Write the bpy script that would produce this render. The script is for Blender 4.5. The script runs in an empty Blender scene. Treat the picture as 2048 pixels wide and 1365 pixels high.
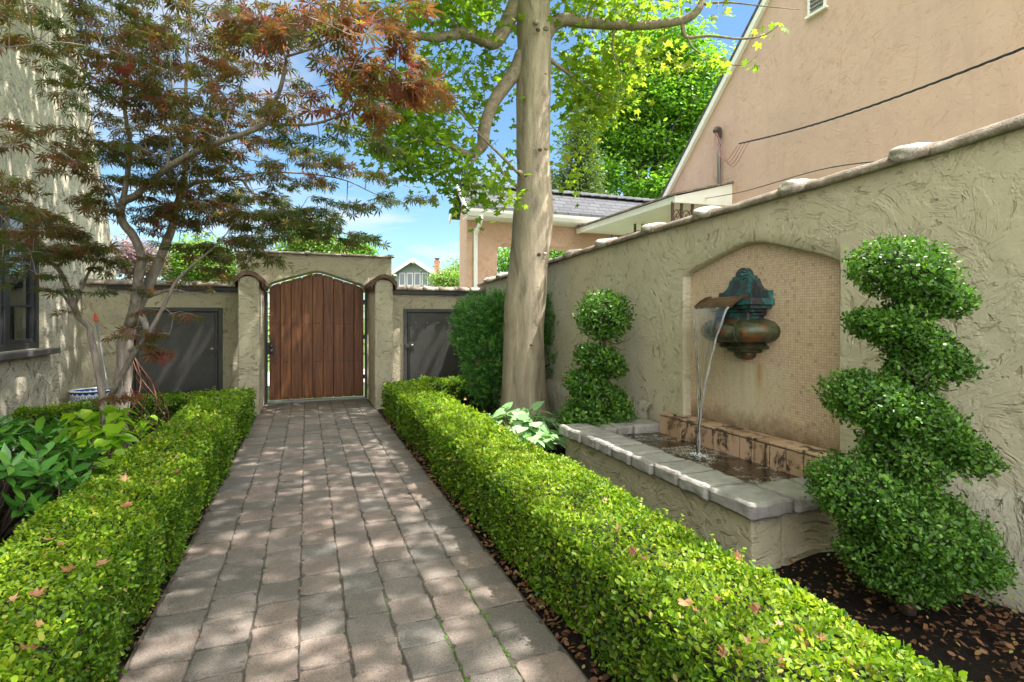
import bpy, bmesh, math, random
import numpy as np
from mathutils import Vector, Matrix, noise as mnoise
SC = bpy.context.scene
COL = SC.collection
rng = np.random.default_rng(7)
random.seed(7)
R = math.radians
# ------------------------------------------------------------------ camera model
F, UC, VH, CAMH = 1075.0, 1024.0, 640.0, 1.35
YAW = math.atan((1024 - 613) / F)
CS, SN = math.cos(YAW), math.sin(YAW)
def W(u, v, d):
    """world point seen at photo pixel (u,v) at depth d"""
    r = (u - UC) / F * d
    return Vector((r * CS + d * SN, -r * SN + d * CS, CAMH + (VH - v) / F * d))
def on_x(u, v, X):
    k = (u - UC) / F
    Y = X * (CS - k * SN) / (SN + k * CS)
    return W(u, v, X * SN + Y * CS)
def on_y(u, v, Y):
    k = (u - UC) / F
    X = Y * (SN + k * CS) / (CS - k * SN)
    return W(u, v, X * SN + Y * CS)
def on_z(u, v, Z):
    return W(u, v, (CAMH - Z) * F / (v - VH))
def depth(P):
    P = np.asarray(P)
    return P[..., 0] * SN + P[..., 1] * CS
# ------------------------------------------------------------------ object helpers
def tag(o, label=None, cat=None, group=None, kind=None):
    if label: o['label'] = label
    if cat: o['category'] = cat
    if group: o['group'] = group
    if kind: o['kind'] = kind
    return o
def thing(name, label, cat, loc=(0, 0, 0), group=None):
    o = bpy.data.objects.new(name, None)
    o.empty_display_size = 0.1
    COL.objects.link(o); o.location = loc
    return tag(o, label, cat, group)
def origin(o):
    v = Vector((0, 0, 0))
    while o is not None:
        v += o.location; o = o.parent
    return v
def link(name, me, mat, parent=None, smooth=False, bevel=0, seg=2):
    o = bpy.data.objects.new(name, me)
    COL.objects.link(o)
    if mat: me.materials.append(mat)
    if parent is not None:
        off = origin(parent)
        n = len(me.vertices); co = np.empty(n * 3, np.float32)
        me.vertices.foreach_get('co', co)
        co = co.reshape(-1, 3) - np.array(off, np.float32)
        me.vertices.foreach_set('co', co.ravel()); me.update()
        o.parent = parent
    if smooth:
        me.polygons.foreach_set('use_smooth', [True] * len(me.polygons))
    if bevel:
        b = o.modifiers.new('Bevel', 'BEVEL'); b.width = bevel; b.segments = seg
        b.limit_method = 'ANGLE'; b.angle_limit = R(35)
    return o
def catmull(pts, n):
    pts = [np.array(p, float) for p in pts]
    if len(pts) < 3:
        return [pts[0] + (pts[-1] - pts[0]) * t for t in np.linspace(0, 1, n * (len(pts) - 1) + 1)]
    P = [2 * pts[0] - pts[1]] + pts + [2 * pts[-1] - pts[-2]]
    out = []
    for i in range(1, len(P) - 2):
        for t in np.linspace(0, 1, n, endpoint=False):
            a, b, c, d = P[i - 1:i + 3]
            out.append(.5 * (2 * b + (c - a) * t + (2 * a - 5 * b + 4 * c - d) * t * t + (3 * b - a - 3 * c + d) * t ** 3))
    out.append(pts[-1])
    return out
class MB:
    def __init__(s): s.v = []; s.f = []; s.t = []
    def add(s, vs, fs, tint=None):
        b = len(s.v)
        s.v += [tuple(map(float, p)) for p in vs]
        s.f += [tuple(b + i for i in f) for f in fs]
        if tint is not None: s.t += [tint] * len(fs)
        return s
    def box(s, x0, x1, y0, y1, z0, z1, tint=None):
        return s.add([(x0, y0, z0), (x1, y0, z0), (x1, y1, z0), (x0, y1, z0), (x0, y0, z1), (x1, y0, z1), (x1, y1, z1), (x0, y1, z1)],
              [(3, 2, 1, 0), (4, 5, 6, 7), (0, 1, 5, 4), (1, 2, 6, 5), (2, 3, 7, 6), (3, 0, 4, 7)], tint)
    def prism(s, poly, axis, a0, a1):
        """extrude a 2-D polygon along an axis: x -> (y,z), y -> (x,z), z -> (x,y)"""
        mk = {'x': lambda p, a: (a, p[0], p[1]), 'y': lambda p, a: (p[0], a, p[1]), 'z': lambda p, a: (p[0], p[1], a)}[axis]
        n = len(poly)
        vs = [mk(p, a0) for p in poly] + [mk(p, a1) for p in poly]
        return s.add(vs, [tuple(range(n)), tuple(range(2 * n - 1, n - 1, -1))] + [(i + n, (i + 1) % n + n, (i + 1) % n, i) for i in range(n)])
    def tube(s, pts, rad, sides=8, n=4, cap=True, lump=0, raw=False):
        m = len(pts)
        if not np.iterable(rad): rad = [rad] * m
        P = [np.array(p, float) for p in pts] if raw else catmull(pts, n)
        rr = np.interp(np.linspace(0, m - 1, len(P)), range(m), rad)
        T = np.gradient(np.array(P), axis=0)
        T /= np.linalg.norm(T, axis=1)[:, None] + 1e-9
        ref = np.array((0, 0, 1.)) if abs(T[0][2]) < .9 else np.array((1., 0, 0))
        vs = []; 
        a = np.cross(T[0], ref); a /= np.linalg.norm(a)
        for i, p in enumerate(P):
            a = a - T[i] * np.dot(a, T[i]); a /= np.linalg.norm(a) + 1e-9
            b = np.cross(T[i], a)
            for k in range(sides):
                th = 2 * math.pi * k / sides
                q = rr[i]
                if lump:
                    q *= 1 + lump * mnoise.noise(Vector((p[0] * 6 + math.cos(th), p[1] * 6 + math.sin(th), p[2] * 4)))
                vs.append(p + q * (math.cos(th) * a + math.sin(th) * b))
        fs = []
        for i in range(len(P) - 1):
            for k in range(sides):
                k2 = (k + 1) % sides
                fs.append((i * sides + k, i * sides + k2, (i + 1) * sides + k2, (i + 1) * sides + k))
        if cap:
            fs.append(tuple(range(sides - 1, -1, -1))); fs.append(tuple((len(P) - 1) * sides + k for k in range(sides)))
        return s.add(vs, fs)
    def lathe(s, prof, c, seg=24, a0=0, a1=2 * math.pi, sx=1, sy=1):
        full = abs(a1 - a0 - 2 * math.pi) < 1e-6
        na = seg if full else seg + 1
        vs = []
        for r, z in prof:
            for k in range(na):
                a = a0 + (a1 - a0) * k / seg
                vs.append((c[0] + r * sx * math.cos(a), c[1] + r * sy * math.sin(a), c[2] + z))
        fs = []
        for i in range(len(prof) - 1):
            for k in range(seg):
                k2 = (k + 1) % na
                fs.append((i * na + k, i * na + k2, (i + 1) * na + k2, (i + 1) * na + k))
        return s.add(vs, fs)
    def grid(s, fn, nu, nv):
        vs = [fn(i / nu, j / nv) for i in range(nu + 1) for j in range(nv + 1)]
        fs = [(i * (nv + 1) + j, (i + 1) * (nv + 1) + j, (i + 1) * (nv + 1) + j + 1, i * (nv + 1) + j + 1) for i in range(nu) for j in range(nv)]
        return s.add(vs, fs)
    def ball(s, c, r, sub=2):
        bm = bmesh.new(); bmesh.ops.create_icosphere(bm, subdivisions=sub, radius=1)
        rx, ry, rz = r if np.iterable(r) else (r, r, r)
        s.add([(c[0] + v.co.x * rx, c[1] + v.co.y * ry, c[2] + v.co.z * rz) for v in bm.verts], [tuple(v.index for v in f.verts) for f in bm.faces])
        bm.free(); return s
    def build(s, name, mat, parent=None, **k):
        me = bpy.data.meshes.new(name)
        me.from_pydata(s.v, [], s.f)
        if s.t and len(s.t) == len(s.f):
            me.attributes.new('tint', 'FLOAT', 'FACE').data.foreach_set('value', np.array(s.t, np.float32))
        bm = bmesh.new(); bm.from_mesh(me); bmesh.ops.recalc_face_normals(bm, faces=bm.faces); bm.to_mesh(me); bm.free()
        me.update()
        return link(name, me, mat, parent, **k)
# ------------------------------------------------------------------ leaves (one mesh per crown)
def leaf_tpl(kind):
    if kind == 'oval':
        v = [(0, 0, 0), (.3, .25, .05), (.72, .24, .04), (1, 0, -.04), (.72, -.24, .04), (.3, -.25, .05)]
        f = [(0, 1, 2, 3), (0, 3, 4, 5)]
    elif kind == 'rhomb':
        v = [(0, 0, 0), (.5, .3, .06), (1, 0, -.05), (.5, -.3, .06)]
        f = [(0, 1, 2, 3)]
    elif kind == 'needle':
        v = [(0, 0, 0), (.4, .07, 0), (1, 0, -.05), (.4, -.07, 0)]
        f = [(0, 1, 2, 3)]
    elif kind == 'sprig':
        v = [(0, 0, 0), (.4, .13, .03), (1, 0, -.05), (.4, -.13, .03)]
        f = [(0, 1, 2, 3)]
    elif kind == 'lance':
        v = [(0, 0, 0), (.3, .13, .04), (.65, .14, .02), (1, 0, -.1), (.65, -.14, .02), (.3, -.13, .04), (.33, 0, .0), (.68, 0, -.03)]
        f = [(0, 1, 6, 6), (1, 2, 7, 6), (2, 3, 7, 7), (0, 6, 5, 5), (6, 7, 4, 5), (7, 3, 4, 4)]
    elif kind == 'heart':
        v = [(.12, 0, 0), (0, .22, .03), (.22, .43, .07), (.6, .34, .03), (1, 0, -.14), (.6, -.34, .03), (.22, -.43, .07), (0, -.22, .03), (.45, 0, -.01)]
        f = [(0, 1, 2, 8), (8, 2, 3, 4), (8, 4, 5, 6), (0, 8, 6, 7)]
    elif kind == 'maple':
        v = [(0, 0, 0)]; f = []
        for a, l in ((0, 1), (38, .93), (-38, .93), (76, .72), (-76, .72), (118, .4), (-118, .4)):
            i = len(v); a = R(a)
            for da, q, z in ((12, .52, -.02), (0, 1, -.34), (-12, .52, -.02)):
                v.append((q * l * math.cos(a + R(da)), q * l * math.sin(a + R(da)), z * l))
            f.append((0, i + 2, i + 1, i))
    elif kind == 'plane':
        v = [(0, 0, 0)]; f = []
        ang = [(-140, .42), (-112, .62), (-88, .42), (-55, .85), (-28, .5), (0, 1), (28, .5), (55, .85), (88, .42), (112, .62), (140, .42)]
        for a, l in ang: v.append((.35 + l * .65 * math.cos(R(a)), l * .65 * math.sin(R(a)), -.12 * l if l > .6 else .02))
        v[0] = (.3, 0, 0)
        for i in range(1, 10, 2): f.append((0, i, i + 1, i + 2))
    return np.array(v, float), f
def unit(a): return a / (np.linalg.norm(a, axis=-1, keepdims=True) + 1e-9)
def leaves(name, P, N, T, size, kind, mat, parent=None, tint=None):
    P = np.asarray(P, float); n = len(P)
    v, f = leaf_tpl(kind)
    N = unit(np.asarray(N, float)); T = np.asarray(T, float)
    T = unit(T - N * np.sum(T * N, 1, keepdims=True)); B = np.cross(N, T)
    size = np.broadcast_to(np.asarray(size, float), (n,))
    curl = rng.uniform(-.4, 1.8, n)
    V = P[:, None, :] + size[:, None, None] * (v[None, :, 0:1] * T[:, None, :] + v[None, :, 1:2] * B[:, None, :] + (v[None, :, 2:3] * curl[:, None, None]) * N[:, None, :])
    V = V.reshape(-1, 3)
    fl = []; st = []
    for q in f:
        q = list(dict.fromkeys(q)); st.append(len(fl)); fl += q
    fl = np.array(fl); L = len(fl)
    loops = (fl[None, :] + (np.arange(n) * len(v))[:, None]).ravel()
    starts = (np.array(st)[None, :] + (np.arange(n) * L)[:, None]).ravel()
    me = bpy.data.meshes.new(name)
    me.vertices.add(len(V)); me.loops.add(len(loops)); me.polygons.add(len(starts))
    me.vertices.foreach_set('co', V.astype(np.float32).ravel())
    me.loops.foreach_set('vertex_index', loops.astype(np.int32))
    me.polygons.foreach_set('loop_start', starts.astype(np.int32))
    me.update(calc_edges=True)
    if tint is None: tint = rng.random(n)
    me.attributes.new('tint', 'FLOAT', 'FACE').data.foreach_set('value', np.repeat(np.clip(tint, 0, 1), len(f)).astype(np.float32))
    return link(name, me, mat, parent)
def rnd(n): return unit(rng.normal(size=(n, 3)))
# ------------------------------------------------------------------ materials
class Nt:
    def __init__(s, name):
        s.m = bpy.data.materials.new(name); s.m.use_nodes = True
        s.t = s.m.node_tree; s.b = s.t.nodes['Principled BSDF']; s.out = s.t.nodes['Material Output']
        s.co = None
    def n(s, typ, ins=None, **p):
        x = s.t.nodes.new('ShaderNode' + typ)
        for k, v in p.items(): setattr(x, k, v)
        for k, v in (ins or {}).items():
            sk = x.inputs[k]
            if isinstance(v, bpy.types.NodeSocket): s.t.links.new(v, sk)
            else: sk.default_value = v
        return x
    def obj(s):
        if s.co is None: s.co = s.n('TexCoord').outputs['Object']
        return s.co
    def noise(s, scale, detail=4, rough=.55, vec=None, dist=0):
        return s.n('TexNoise', {'Vector': vec or s.obj(), 'Scale': scale, 'Detail': detail, 'Roughness': rough, 'Distortion': dist}).outputs['Fac']
    def ramp(s, fac, stops, interp='LINEAR'):
        r = s.n('ValToRGB', {'Fac': fac}); e = r.color_ramp; e.interpolation = interp
        while len(e.elements) < len(stops): e.elements.new(.5)
        for el, (p, c) in zip(e.elements, stops):
            el.position = p; el.color = (c if len(c) == 4 else (*c, 1)) if np.iterable(c) else (c, c, c, 1)
        return r.outputs['Color']
    def mix(s, fac, a, b, mode='MIX'):
        x = s.n('Mix', data_type='RGBA', blend_type=mode)
        for i, v in ((0, fac), (6, a), (7, b)):
            if isinstance(v, bpy.types.NodeSocket): s.t.links.new(v, x.inputs[i])
            else: x.inputs[i].default_value = v if i == 0 else (*v[:3], 1)
        return x.outputs[2]
    def math(s, op, a, b=0, c=0):
        x = s.n('Math', {0: a, 1: b, 2: c}, operation=op); return x.outputs[0]
    def bump(s, h, strength=.5, dist=.01):
        x = s.n('Bump', {'Height': h, 'Strength': strength, 'Distance': dist})
        s.t.links.new(x.outputs[0], s.b.inputs['Normal']); return x
    def set(s, **k):
        names = {'color': 'Base Color', 'rough': 'Roughness', 'metal': 'Metallic', 'trans': 'Transmission Weight', 'ior': 'IOR', 'spec': 'Specular IOR Level'}
        for a, v in k.items():
            sk = s.b.inputs[names[a]]
            if isinstance(v, bpy.types.NodeSocket): s.t.links.new(v, sk)
            elif a == 'color': sk.default_value = (*v, 1)
            else: sk.default_value = v
        return s
def stucco(name, col, axis, k=1.0, stroke=(3.2, 34), pit=True, pit_shade=(.2, .16, .1), dirt_lo=False, cell=2.2, stain=None):
    s = Nt(name); co = s.obj()
    warp = s.n('TexNoise', {'Vector': co, 'Scale': 1.3, 'Detail': 2}).outputs['Color']
    wv = s.n('VectorMath', {0: warp, 1: (.5, .5, .5)}, operation='SUBTRACT').outputs[0]
    w2 = s.n('VectorMath', {0: wv, 'Scale': .35}, operation='SCALE').outputs[0]
    cw = s.n('VectorMath', {0: co, 1: w2}, operation='ADD').outputs[0]
    hs = []
    for i, (cs, off) in enumerate(((cell, 0), (cell * 1.7, 7.3))):
        mv = s.n('Mapping', {'Vector': cw, 'Location': (off, off, off)}).outputs[0]
        vor = s.n('TexVoronoi', {'Vector': mv, 'Scale': cs}).outputs['Color']
        sep = s.n('SeparateColor', {'Color': vor}).outputs
        ang = s.math('MULTIPLY', sep[0], 6.28)
        rot = s.n('VectorRotate', {'Vector': cw, 'Angle': ang}, rotation_type=axis + '_AXIS').outputs[0]
        sc = (stroke[0], stroke[1], stroke[0]) if axis == 'Z' else ((1.5, stroke[0], stroke[1]) if axis == 'X' else (stroke[0], 1.5, stroke[1]))
        mp = s.n('Mapping', {'Vector': rot, 'Scale': sc}).outputs[0]
        hs.append(s.n('TexNoise', {'Vector': mp, 'Scale': 1.0, 'Detail': 4, 'Roughness': .62, 'Distortion': .25}).outputs['Fac'])
    ridge = s.ramp(hs[0], [(.53, 0), (.60, 1)])
    ridge2 = s.ramp(hs[1], [(.55, 0), (.61, 1)])
    area = s.ramp(s.noise(1.9, 3), [(.44, 0), (.60, 1)])
    area2 = s.ramp(s.noise(2.6, 3, .5, s.n('Mapping', {'Vector': co, 'Location': (4, 9, 2)}).outputs[0]), [(.44, .05), (.60, 1)])
    plate = s.ramp(s.noise(4.5, 6, .62, dist=.3), [(.47, 0), (.53, 1)])
    fine = s.noise(70, 4, .6)
    h = s.math('ADD', s.math('MULTIPLY', s.math('MULTIPLY', ridge, area2), .6), s.math('MULTIPLY', s.math('MULTIPLY', ridge2, area), .6))
    h = s.math('ADD', h, s.math('MULTIPLY', plate, .45))
    h = s.math('ADD', h, s.math('MULTIPLY', fine, .22))
    h = s.math('ADD', h, s.math('MULTIPLY', s.noise(6, 5, .6), 1.1))
    c = s.mix(s.ramp(s.noise(.9, 5, .6), [(.3, 0), (.75, 1)]), col, tuple(x * .86 for x in col))
    c = s.mix(s.math('MULTIPLY', s.ramp(s.noise(7, 5), [(.5, 0), (.75, 1)]), .3), c, tuple(x * 1.12 for x in col))
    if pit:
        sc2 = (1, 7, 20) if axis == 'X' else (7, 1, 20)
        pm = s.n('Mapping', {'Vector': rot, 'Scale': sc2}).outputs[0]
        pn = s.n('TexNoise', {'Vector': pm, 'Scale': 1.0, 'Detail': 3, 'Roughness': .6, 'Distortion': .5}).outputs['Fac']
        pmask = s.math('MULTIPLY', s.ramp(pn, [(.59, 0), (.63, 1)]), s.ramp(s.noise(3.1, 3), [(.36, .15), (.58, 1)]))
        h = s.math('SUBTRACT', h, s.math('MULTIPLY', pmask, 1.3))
        c = s.mix(s.math('MULTIPLY', pmask, .62 * min(1, k + .2)), c, pit_shade)  # occlusion inside the gouges painted as a darker base colour
    if dirt_lo:
        sep = s.n('SeparateXYZ', {0: co}).outputs
        lo = s.math('MULTIPLY', s.ramp(s.math('ADD', sep[2], s.math('MULTIPLY', s.noise(3, 4), .5)), [(.25, 1), (.75, 0)]), .45)
        c = s.mix(lo, c, pit_shade)
    if stain:
        m1 = s.math('MULTIPLY', s.ramp(s.noise(.55, 4, .6), [(.50, 0), (.62, 1)]), s.ramp(s.noise(11, 6, .7), [(.5, 0), (.66, .9)]))
        c = s.mix(m1, c, stain)
        vw = s.n('TexVoronoi', {'Vector': cw, 'Scale': .9, 'Randomness': 1.0}, feature='DISTANCE_TO_EDGE').outputs['Distance']
        c = s.mix(s.math('MULTIPLY', s.ramp(vw, [(.0, .55), (.006, 0)]), s.ramp(s.noise(1.1, 2), [(.5, 0), (.6, 1)])), c, tuple(x * .55 for x in col))
        c = s.mix(s.math('MULTIPLY', s.ramp(s.noise(2.2, 5, .6, s.n('Mapping', {'Vector': co, 'Scale': (1, 2.5, .35)}).outputs[0]), [(.5, 0), (.72, 1)]), .3), c, tuple(x * .72 for x in col))
    s.set(color=c, rough=.88, spec=.25)
    s.bump(h, .75 * k, .017)
    return s.m
def leafmat(name, stops, trans=.35, rough=.42, tcol=1.5, spec=.5):
    s = Nt(name)
    at = s.n('Attribute', attribute_name='tint').outputs['Fac']
    c = s.ramp(at, stops)
    s.set(color=c, rough=rough, spec=spec)
    tc = s.mix(1.0, c, (tcol, tcol * 1.05, tcol * .55), 'MULTIPLY')
    tr = s.n('BsdfTranslucent', {'Color': tc})
    mx = s.n('MixShader', {0: trans, 1: s.b.outputs[0], 2: tr.outputs[0]})
    s.t.links.new(mx.outputs[0], s.out.inputs[0])
    return s.m
def plain(name, col, rough=.6, metal=0, nscale=0, namp=.25, bump=0, bscale=60, spec=.5):
    s = Nt(name)
    c = col
    if nscale:
        c = s.mix(s.ramp(s.noise(nscale, 5, .6), [(.3, 0), (.7, 1)]), tuple(x * (1 - namp) for x in col), tuple(min(1, x * (1 + namp)) for x in col))
    s.set(color=c, rough=rough, metal=metal, spec=spec)
    if bump: s.bump(s.noise(bscale, 4, .6), bump, .01)
    return s.m
def bark(name, c1, c2, vs=(14, 14, 3), k=.5):
    s = Nt(name); mp = s.n('Mapping', {'Vector': s.obj(), 'Scale': vs}).outputs[0]
    n1 = s.noise(1, 6, .65, mp, .4)
    s.set(color=s.mix(s.ramp(n1, [(.3, 0), (.7, 1)]), c1, c2), rough=.85, spec=.2)
    s.bump(s.math('ADD', n1, s.math('MULTIPLY', s.noise(40, 3), .3)), k, .015)
    return s.m
M = {}
TAN = (.49, .437, .322)
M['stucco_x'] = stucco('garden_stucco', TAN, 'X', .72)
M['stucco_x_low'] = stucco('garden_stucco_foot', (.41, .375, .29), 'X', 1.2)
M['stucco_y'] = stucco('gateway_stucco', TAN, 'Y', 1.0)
M['stucco_house'] = stucco('house_stucco', (.56, .505, .40), 'X', 1.4, (4, 36), pit_shade=(.13, .11, .08), cell=3.2)
M['peach'] = stucco('peach_stucco', (.61, .415, .345), 'X', .28, (2, 16), pit_shade=(.36, .2, .12), stain=(.50, .29, .19))
M['peach_y'] = stucco('peach_stucco_porch', (.64, .42, .315), 'Y', .6, (2, 14), pit_shade=(.4, .22, .14), stain=(.5, .27, .16))
M['stucco_basin'] = stucco('basin_stucco', (.45, .395, .275), 'X', .9, pit_shade=(.16, .13, .07))
M['gate_metal'] = plain('grey_painted_metal', (.048, .046, .043), .5, 0, 9, .18, .12, 30)
M['black_metal'] = plain('black_metal', (.022, .022, .024), .45, 0, 8, .2)
M['iron'] = plain('brown_iron', (.10, .06, .045), .7, .2, 20, .3)
M['rust'] = plain('rusted_iron', (.12, .05, .032), .75, .2, 40, .35)
M['white'] = plain('white_paint', (.78, .76, .71), .5, 0, 3, .06)
M['gutter'] = plain('gutter_paint', (.80, .79, .76), .4, 0, 4, .04)
M['soil_dark'] = plain('hidden_twigs', (.018, .02, .008), .95)
M['twig'] = plain('tan_twig', (.16, .115, .065), .85)
def m_wood():
    s = Nt('stained_gate_wood'); co = s.obj()
    mp = s.n('Mapping', {'Vector': co, 'Scale': (26, 26, 1.6)}).outputs[0]
    g = s.noise(1, 6, .65, mp, .8)
    c = s.ramp(g, [(.30, (.05, .018, .008)), (.5, (.155, .056, .019)), (.70, (.30, .115, .04))])
    at = s.n('Attribute', attribute_name='tint').outputs['Fac']
    c = s.mix(s.math('MULTIPLY', at, .6), c, (.10, .03, .014))
    s.set(color=c, rough=.5, spec=.35); s.bump(g, .25, .006); return s.m
M['wood'] = m_wood()
def m_paver():
    s = Nt('tumbled_paver_stone'); at = s.n('Attribute', attribute_name='tint').outputs['Fac']
    c = s.ramp(at, [(0, (.115, .10, .09)), (.25, (.17, .145, .127)), (.5, (.22, .165, .14)), (.75, (.30, .215, .182)), (.9, (.19, .175, .165)), (1, (.13, .12, .113))])
    c = s.mix(s.ramp(s.noise(9, 6, .7), [(.3, 0), (.75, 1)]), c, (.135, .118, .105))
    c = s.mix(s.math('MULTIPLY', s.ramp(s.noise(230, 3, .7), [(.55, 0), (.68, 1)]), .7), c, (.36, .32, .29))
    c = s.mix(s.math('MULTIPLY', s.ramp(s.noise(190, 2, .5), [(.56, 0), (.66, 1)]), .7), c, (.05, .045, .04))
    c = s.mix(s.math('MULTIPLY', s.ramp(s.noise(1.1, 4, .6), [(.52, 0), (.7, 1)]), .35), c, (.07, .062, .055))
    s.set(color=c, rough=.85, spec=.25)
    s.bump(s.math('ADD', s.noise(120, 4, .7), s.math('MULTIPLY', s.noise(18, 5, .65), 2.2)), .7, .008); return s.m
M['paver'] = m_paver()
def m_soil():
    s = Nt('dark_mulch_soil'); n = s.noise(55, 6, .75)
    s.set(color=s.ramp(n, [(.3, (.006, .005, .004)), (.6, (.022, .016, .012)), (.8, (.05, .035, .025))]), rough=.95, spec=.15)
    s.bump(s.math('ADD', n, s.noise(190, 3)), .9, .02); return s.m
M['soil'] = m_soil()
def m_joint():
    s = Nt('paver_joint_sand'); n = s.noise(60, 5, .7)
    c = s.ramp(n, [(.3, (.03, .024, .019)), (.7, (.10, .083, .068))])
    c = s.mix(s.ramp(s.noise(2.2, 3), [(.56, 0), (.68, .8)]), c, (.035, .065, .012))
    s.set(color=c, rough=.95); s.bump(n, .8, .01); return s.m
M['joint'] = m_joint()
def m_grass():
    s = Nt('mown_grass'); n = s.noise(30, 6, .7)
    s.set(color=s.ramp(n, [(.3, (.045, .085, .015)), (.7, (.10, .16, .03))]), rough=.9); s.bump(n, .8, .03); return s.m
M['grass'] = m_grass()
def m_mosaic():
    s = Nt('mosaic_niche_tile'); sep = s.n('SeparateXYZ', {0: s.obj()}).outputs
    wob = s.math('MULTIPLY', s.noise(4, 2), .012)
    v = s.n('CombineXYZ', {0: sep[1], 1: s.math('ADD', sep[2], wob), 2: 0.0}).outputs[0]
    b = s.n('TexBrick', {'Vector': v, 'Color1': (.60, .45, .335, 1), 'Color2': (.49, .35, .25, 1), 'Mortar': (.34, .24, .165, 1), 'Scale': 1.0, 'Mortar Size': .0016, 'Mortar Smooth': .3, 'Bias': .0, 'Brick Width': .0195, 'Row Height': .0195}, offset=0.0, squash=1.0)
    fv = s.n('VectorMath', {0: v, 'Scale': 51.3}, operation='SCALE').outputs[0]
    fl = s.n('VectorMath', {0: fv}, operation='FLOOR').outputs[0]
    wn = s.n('TexWhiteNoise', {'Vector': fl}, noise_dimensions='3D').outputs['Value']
    c = s.mix(s.ramp(wn, [(.88, 0), (.97, .7)]), b.outputs['Color'], (.56, .44, .30))
    c = s.mix(s.ramp(wn, [(.0, .6), (.05, 0)]), c, (.22, .15, .09))
    # lime and rust streaks that run down from the fountain bowl
    dy = s.math('ABSOLUTE', s.math('SUBTRACT', sep[1], FY - 4))
    st = s.n('Mapping', {'Vector': s.obj(), 'Scale': (1, 16, 1.6)}).outputs[0]
    sn = s.noise(1, 4, .6, st)
    zone = s.math('MULTIPLY', s.ramp(dy, [(.05, 1), (.5, 0)]), s.ramp(sep[2], [(.3, .2), (.7, 1), (1.05, .9), (1.16, 0)]))
    zone = s.math('MULTIPLY', zone, s.ramp(sn, [(.3, .25), (.6, 1)]))
    c = s.mix(s.math('MULTIPLY', zone, .85), c, (.55, .50, .34))
    low = s.math('MULTIPLY', s.ramp(s.math('ADD', sep[2], s.math('MULTIPLY', s.noise(9, 5, .7), .35)), [(.62, 1), (.80, 0)]), .8)
    c = s.mix(low, c, (.12, .07, .035))
    rs = s.math('MULTIPLY', s.ramp(s.math('ABSOLUTE', s.math('SUBTRACT', sep[1], FY - 4.13)), [(.0, 1), (.06, 0)]), s.ramp(sep[2], [(.7, 0), (.9, .8), (1.15, .8), (1.2, 0)]))
    c = s.mix(s.math('MULTIPLY', rs, s.ramp(sn, [(.35, .25), (.6, 1)])), c, (.36, .19, .04))
    s.set(color=c, rough=.5); s.bump(s.math('SUBTRACT', 1.0, b.outputs['Fac']), .35, .002); return s.m
WX = 3.28
KX = WX / 3.15
FY = 3.21 * KX + .075
M['mosaic'] = m_mosaic()
def m_ledge():
    s = Nt('stained_terracotta_tile'); n = s.noise(7, 6, .7)
    at = s.n('Attribute', attribute_name='tint').outputs['Fac']
    c = s.ramp(at, [(0, (.43, .28, .19)), (.5, (.55, .38, .27)), (1, (.36, .23, .14))])
    st = s.n('Mapping', {'Vector': s.obj(), 'Scale': (9, 6, 3.4)}).outputs[0]
    c = s.mix(s.ramp(s.noise(1, 6, .75, st, .4), [(.51, 0), (.58, .95)]), c, (.035, .022, .014))
    c = s.mix(s.ramp(n, [(.55, 0), (.75, .5)]), c, (.22, .13, .03))
    s.set(color=c, rough=.45); s.bump(n, .3, .006); return s.m
M['ledge'] = m_ledge()
def m_stone(name, a, b, cc, sc=7):
    s = Nt(name); n = s.noise(sc, 7, .7)
    c = s.ramp(n, [(.28, a), (.5, b), (.74, cc)])
    c = s.mix(s.math('MULTIPLY', s.ramp(s.noise(150, 3, .6), [(.55, 0), (.7, 1)]), .5), c, tuple(x * .35 for x in a))
    s.set(color=c, rough=.85, spec=.25); s.bump(s.math('ADD', s.noise(35, 6, .7), s.noise(120, 3)), .7, .009); return s.m
M['stone'] = m_stone('grey_coping_stone', (.19, .177, .166), (.30, .283, .265), (.42, .395, .37))
M['coping'] = m_stone('weathered_coping_tile', (.085, .072, .062), (.22, .175, .14), (.50, .45, .40), 6)
M['mortar'] = m_stone('pale_lime_mortar', (.26, .22, .185), (.45, .40, .35), (.66, .62, .56), 8)
M['capbrown'] = m_stone('brown_cap_tile', (.06, .036, .026), (.13, .08, .055), (.24, .16, .12), 6)
def m_copper():
    s = Nt('verdigris_copper'); n = s.noise(9, 7, .72, dist=.8)
    sep = s.n('SeparateXYZ', {0: s.obj()}).outputs
    c = s.ramp(n, [(.3, (.045, .036, .045)), (.50, (.055, .055, .065)), (.59, (.03, .15, .15)), (.72, (.09, .32, .30))])
    g2 = s.ramp(s.noise(13, 7, .7, dist=.6), [(.32, (.014, .016, .010)), (.46, (.045, .046, .022)), (.56, (.075, .08, .04)), (.68, (.05, .12, .09))])
    c2 = s.mix(s.math('MULTIPLY', s.ramp(s.noise(4.5, 5, .6), [(.52, 0), (.58, 1)]), s.ramp(s.noise(24, 4, .7), [(.40, .2), (.55, .95)])), g2, (.21, .066, .02))
    low = s.ramp(s.math('ADD', sep[2], s.math('MULTIPLY', n, .1)), [(1.5, 1), (1.56, 0)]) if False else None
    s.c = c; s.c2 = c2
    s.set(color=c, rough=.48, metal=.35); s.bump(s.noise(25, 5), .35, .006); return s
M['copper'] = m_copper().m
q = m_copper(); q.m.name = 'stained_copper_bowl'; q.set(color=q.c2, rough=.36, metal=.15); M['copper_bowl'] = q.m
M['copper_lip'] = plain('brown_copper_lip', (.125, .066, .038), .35, .5, 14, .5)
def m_water():
    s = Nt('clear_falling_water'); s.set(color=(1, 1, 1), rough=.02, trans=1.0, ior=1.333)
    mp = s.n('Mapping', {'Vector': s.obj(), 'Scale': (30, 30, 5)}).outputs[0]
    s.bump(s.noise(1, 3, .5, mp), .3, .006); return s.m
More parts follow.
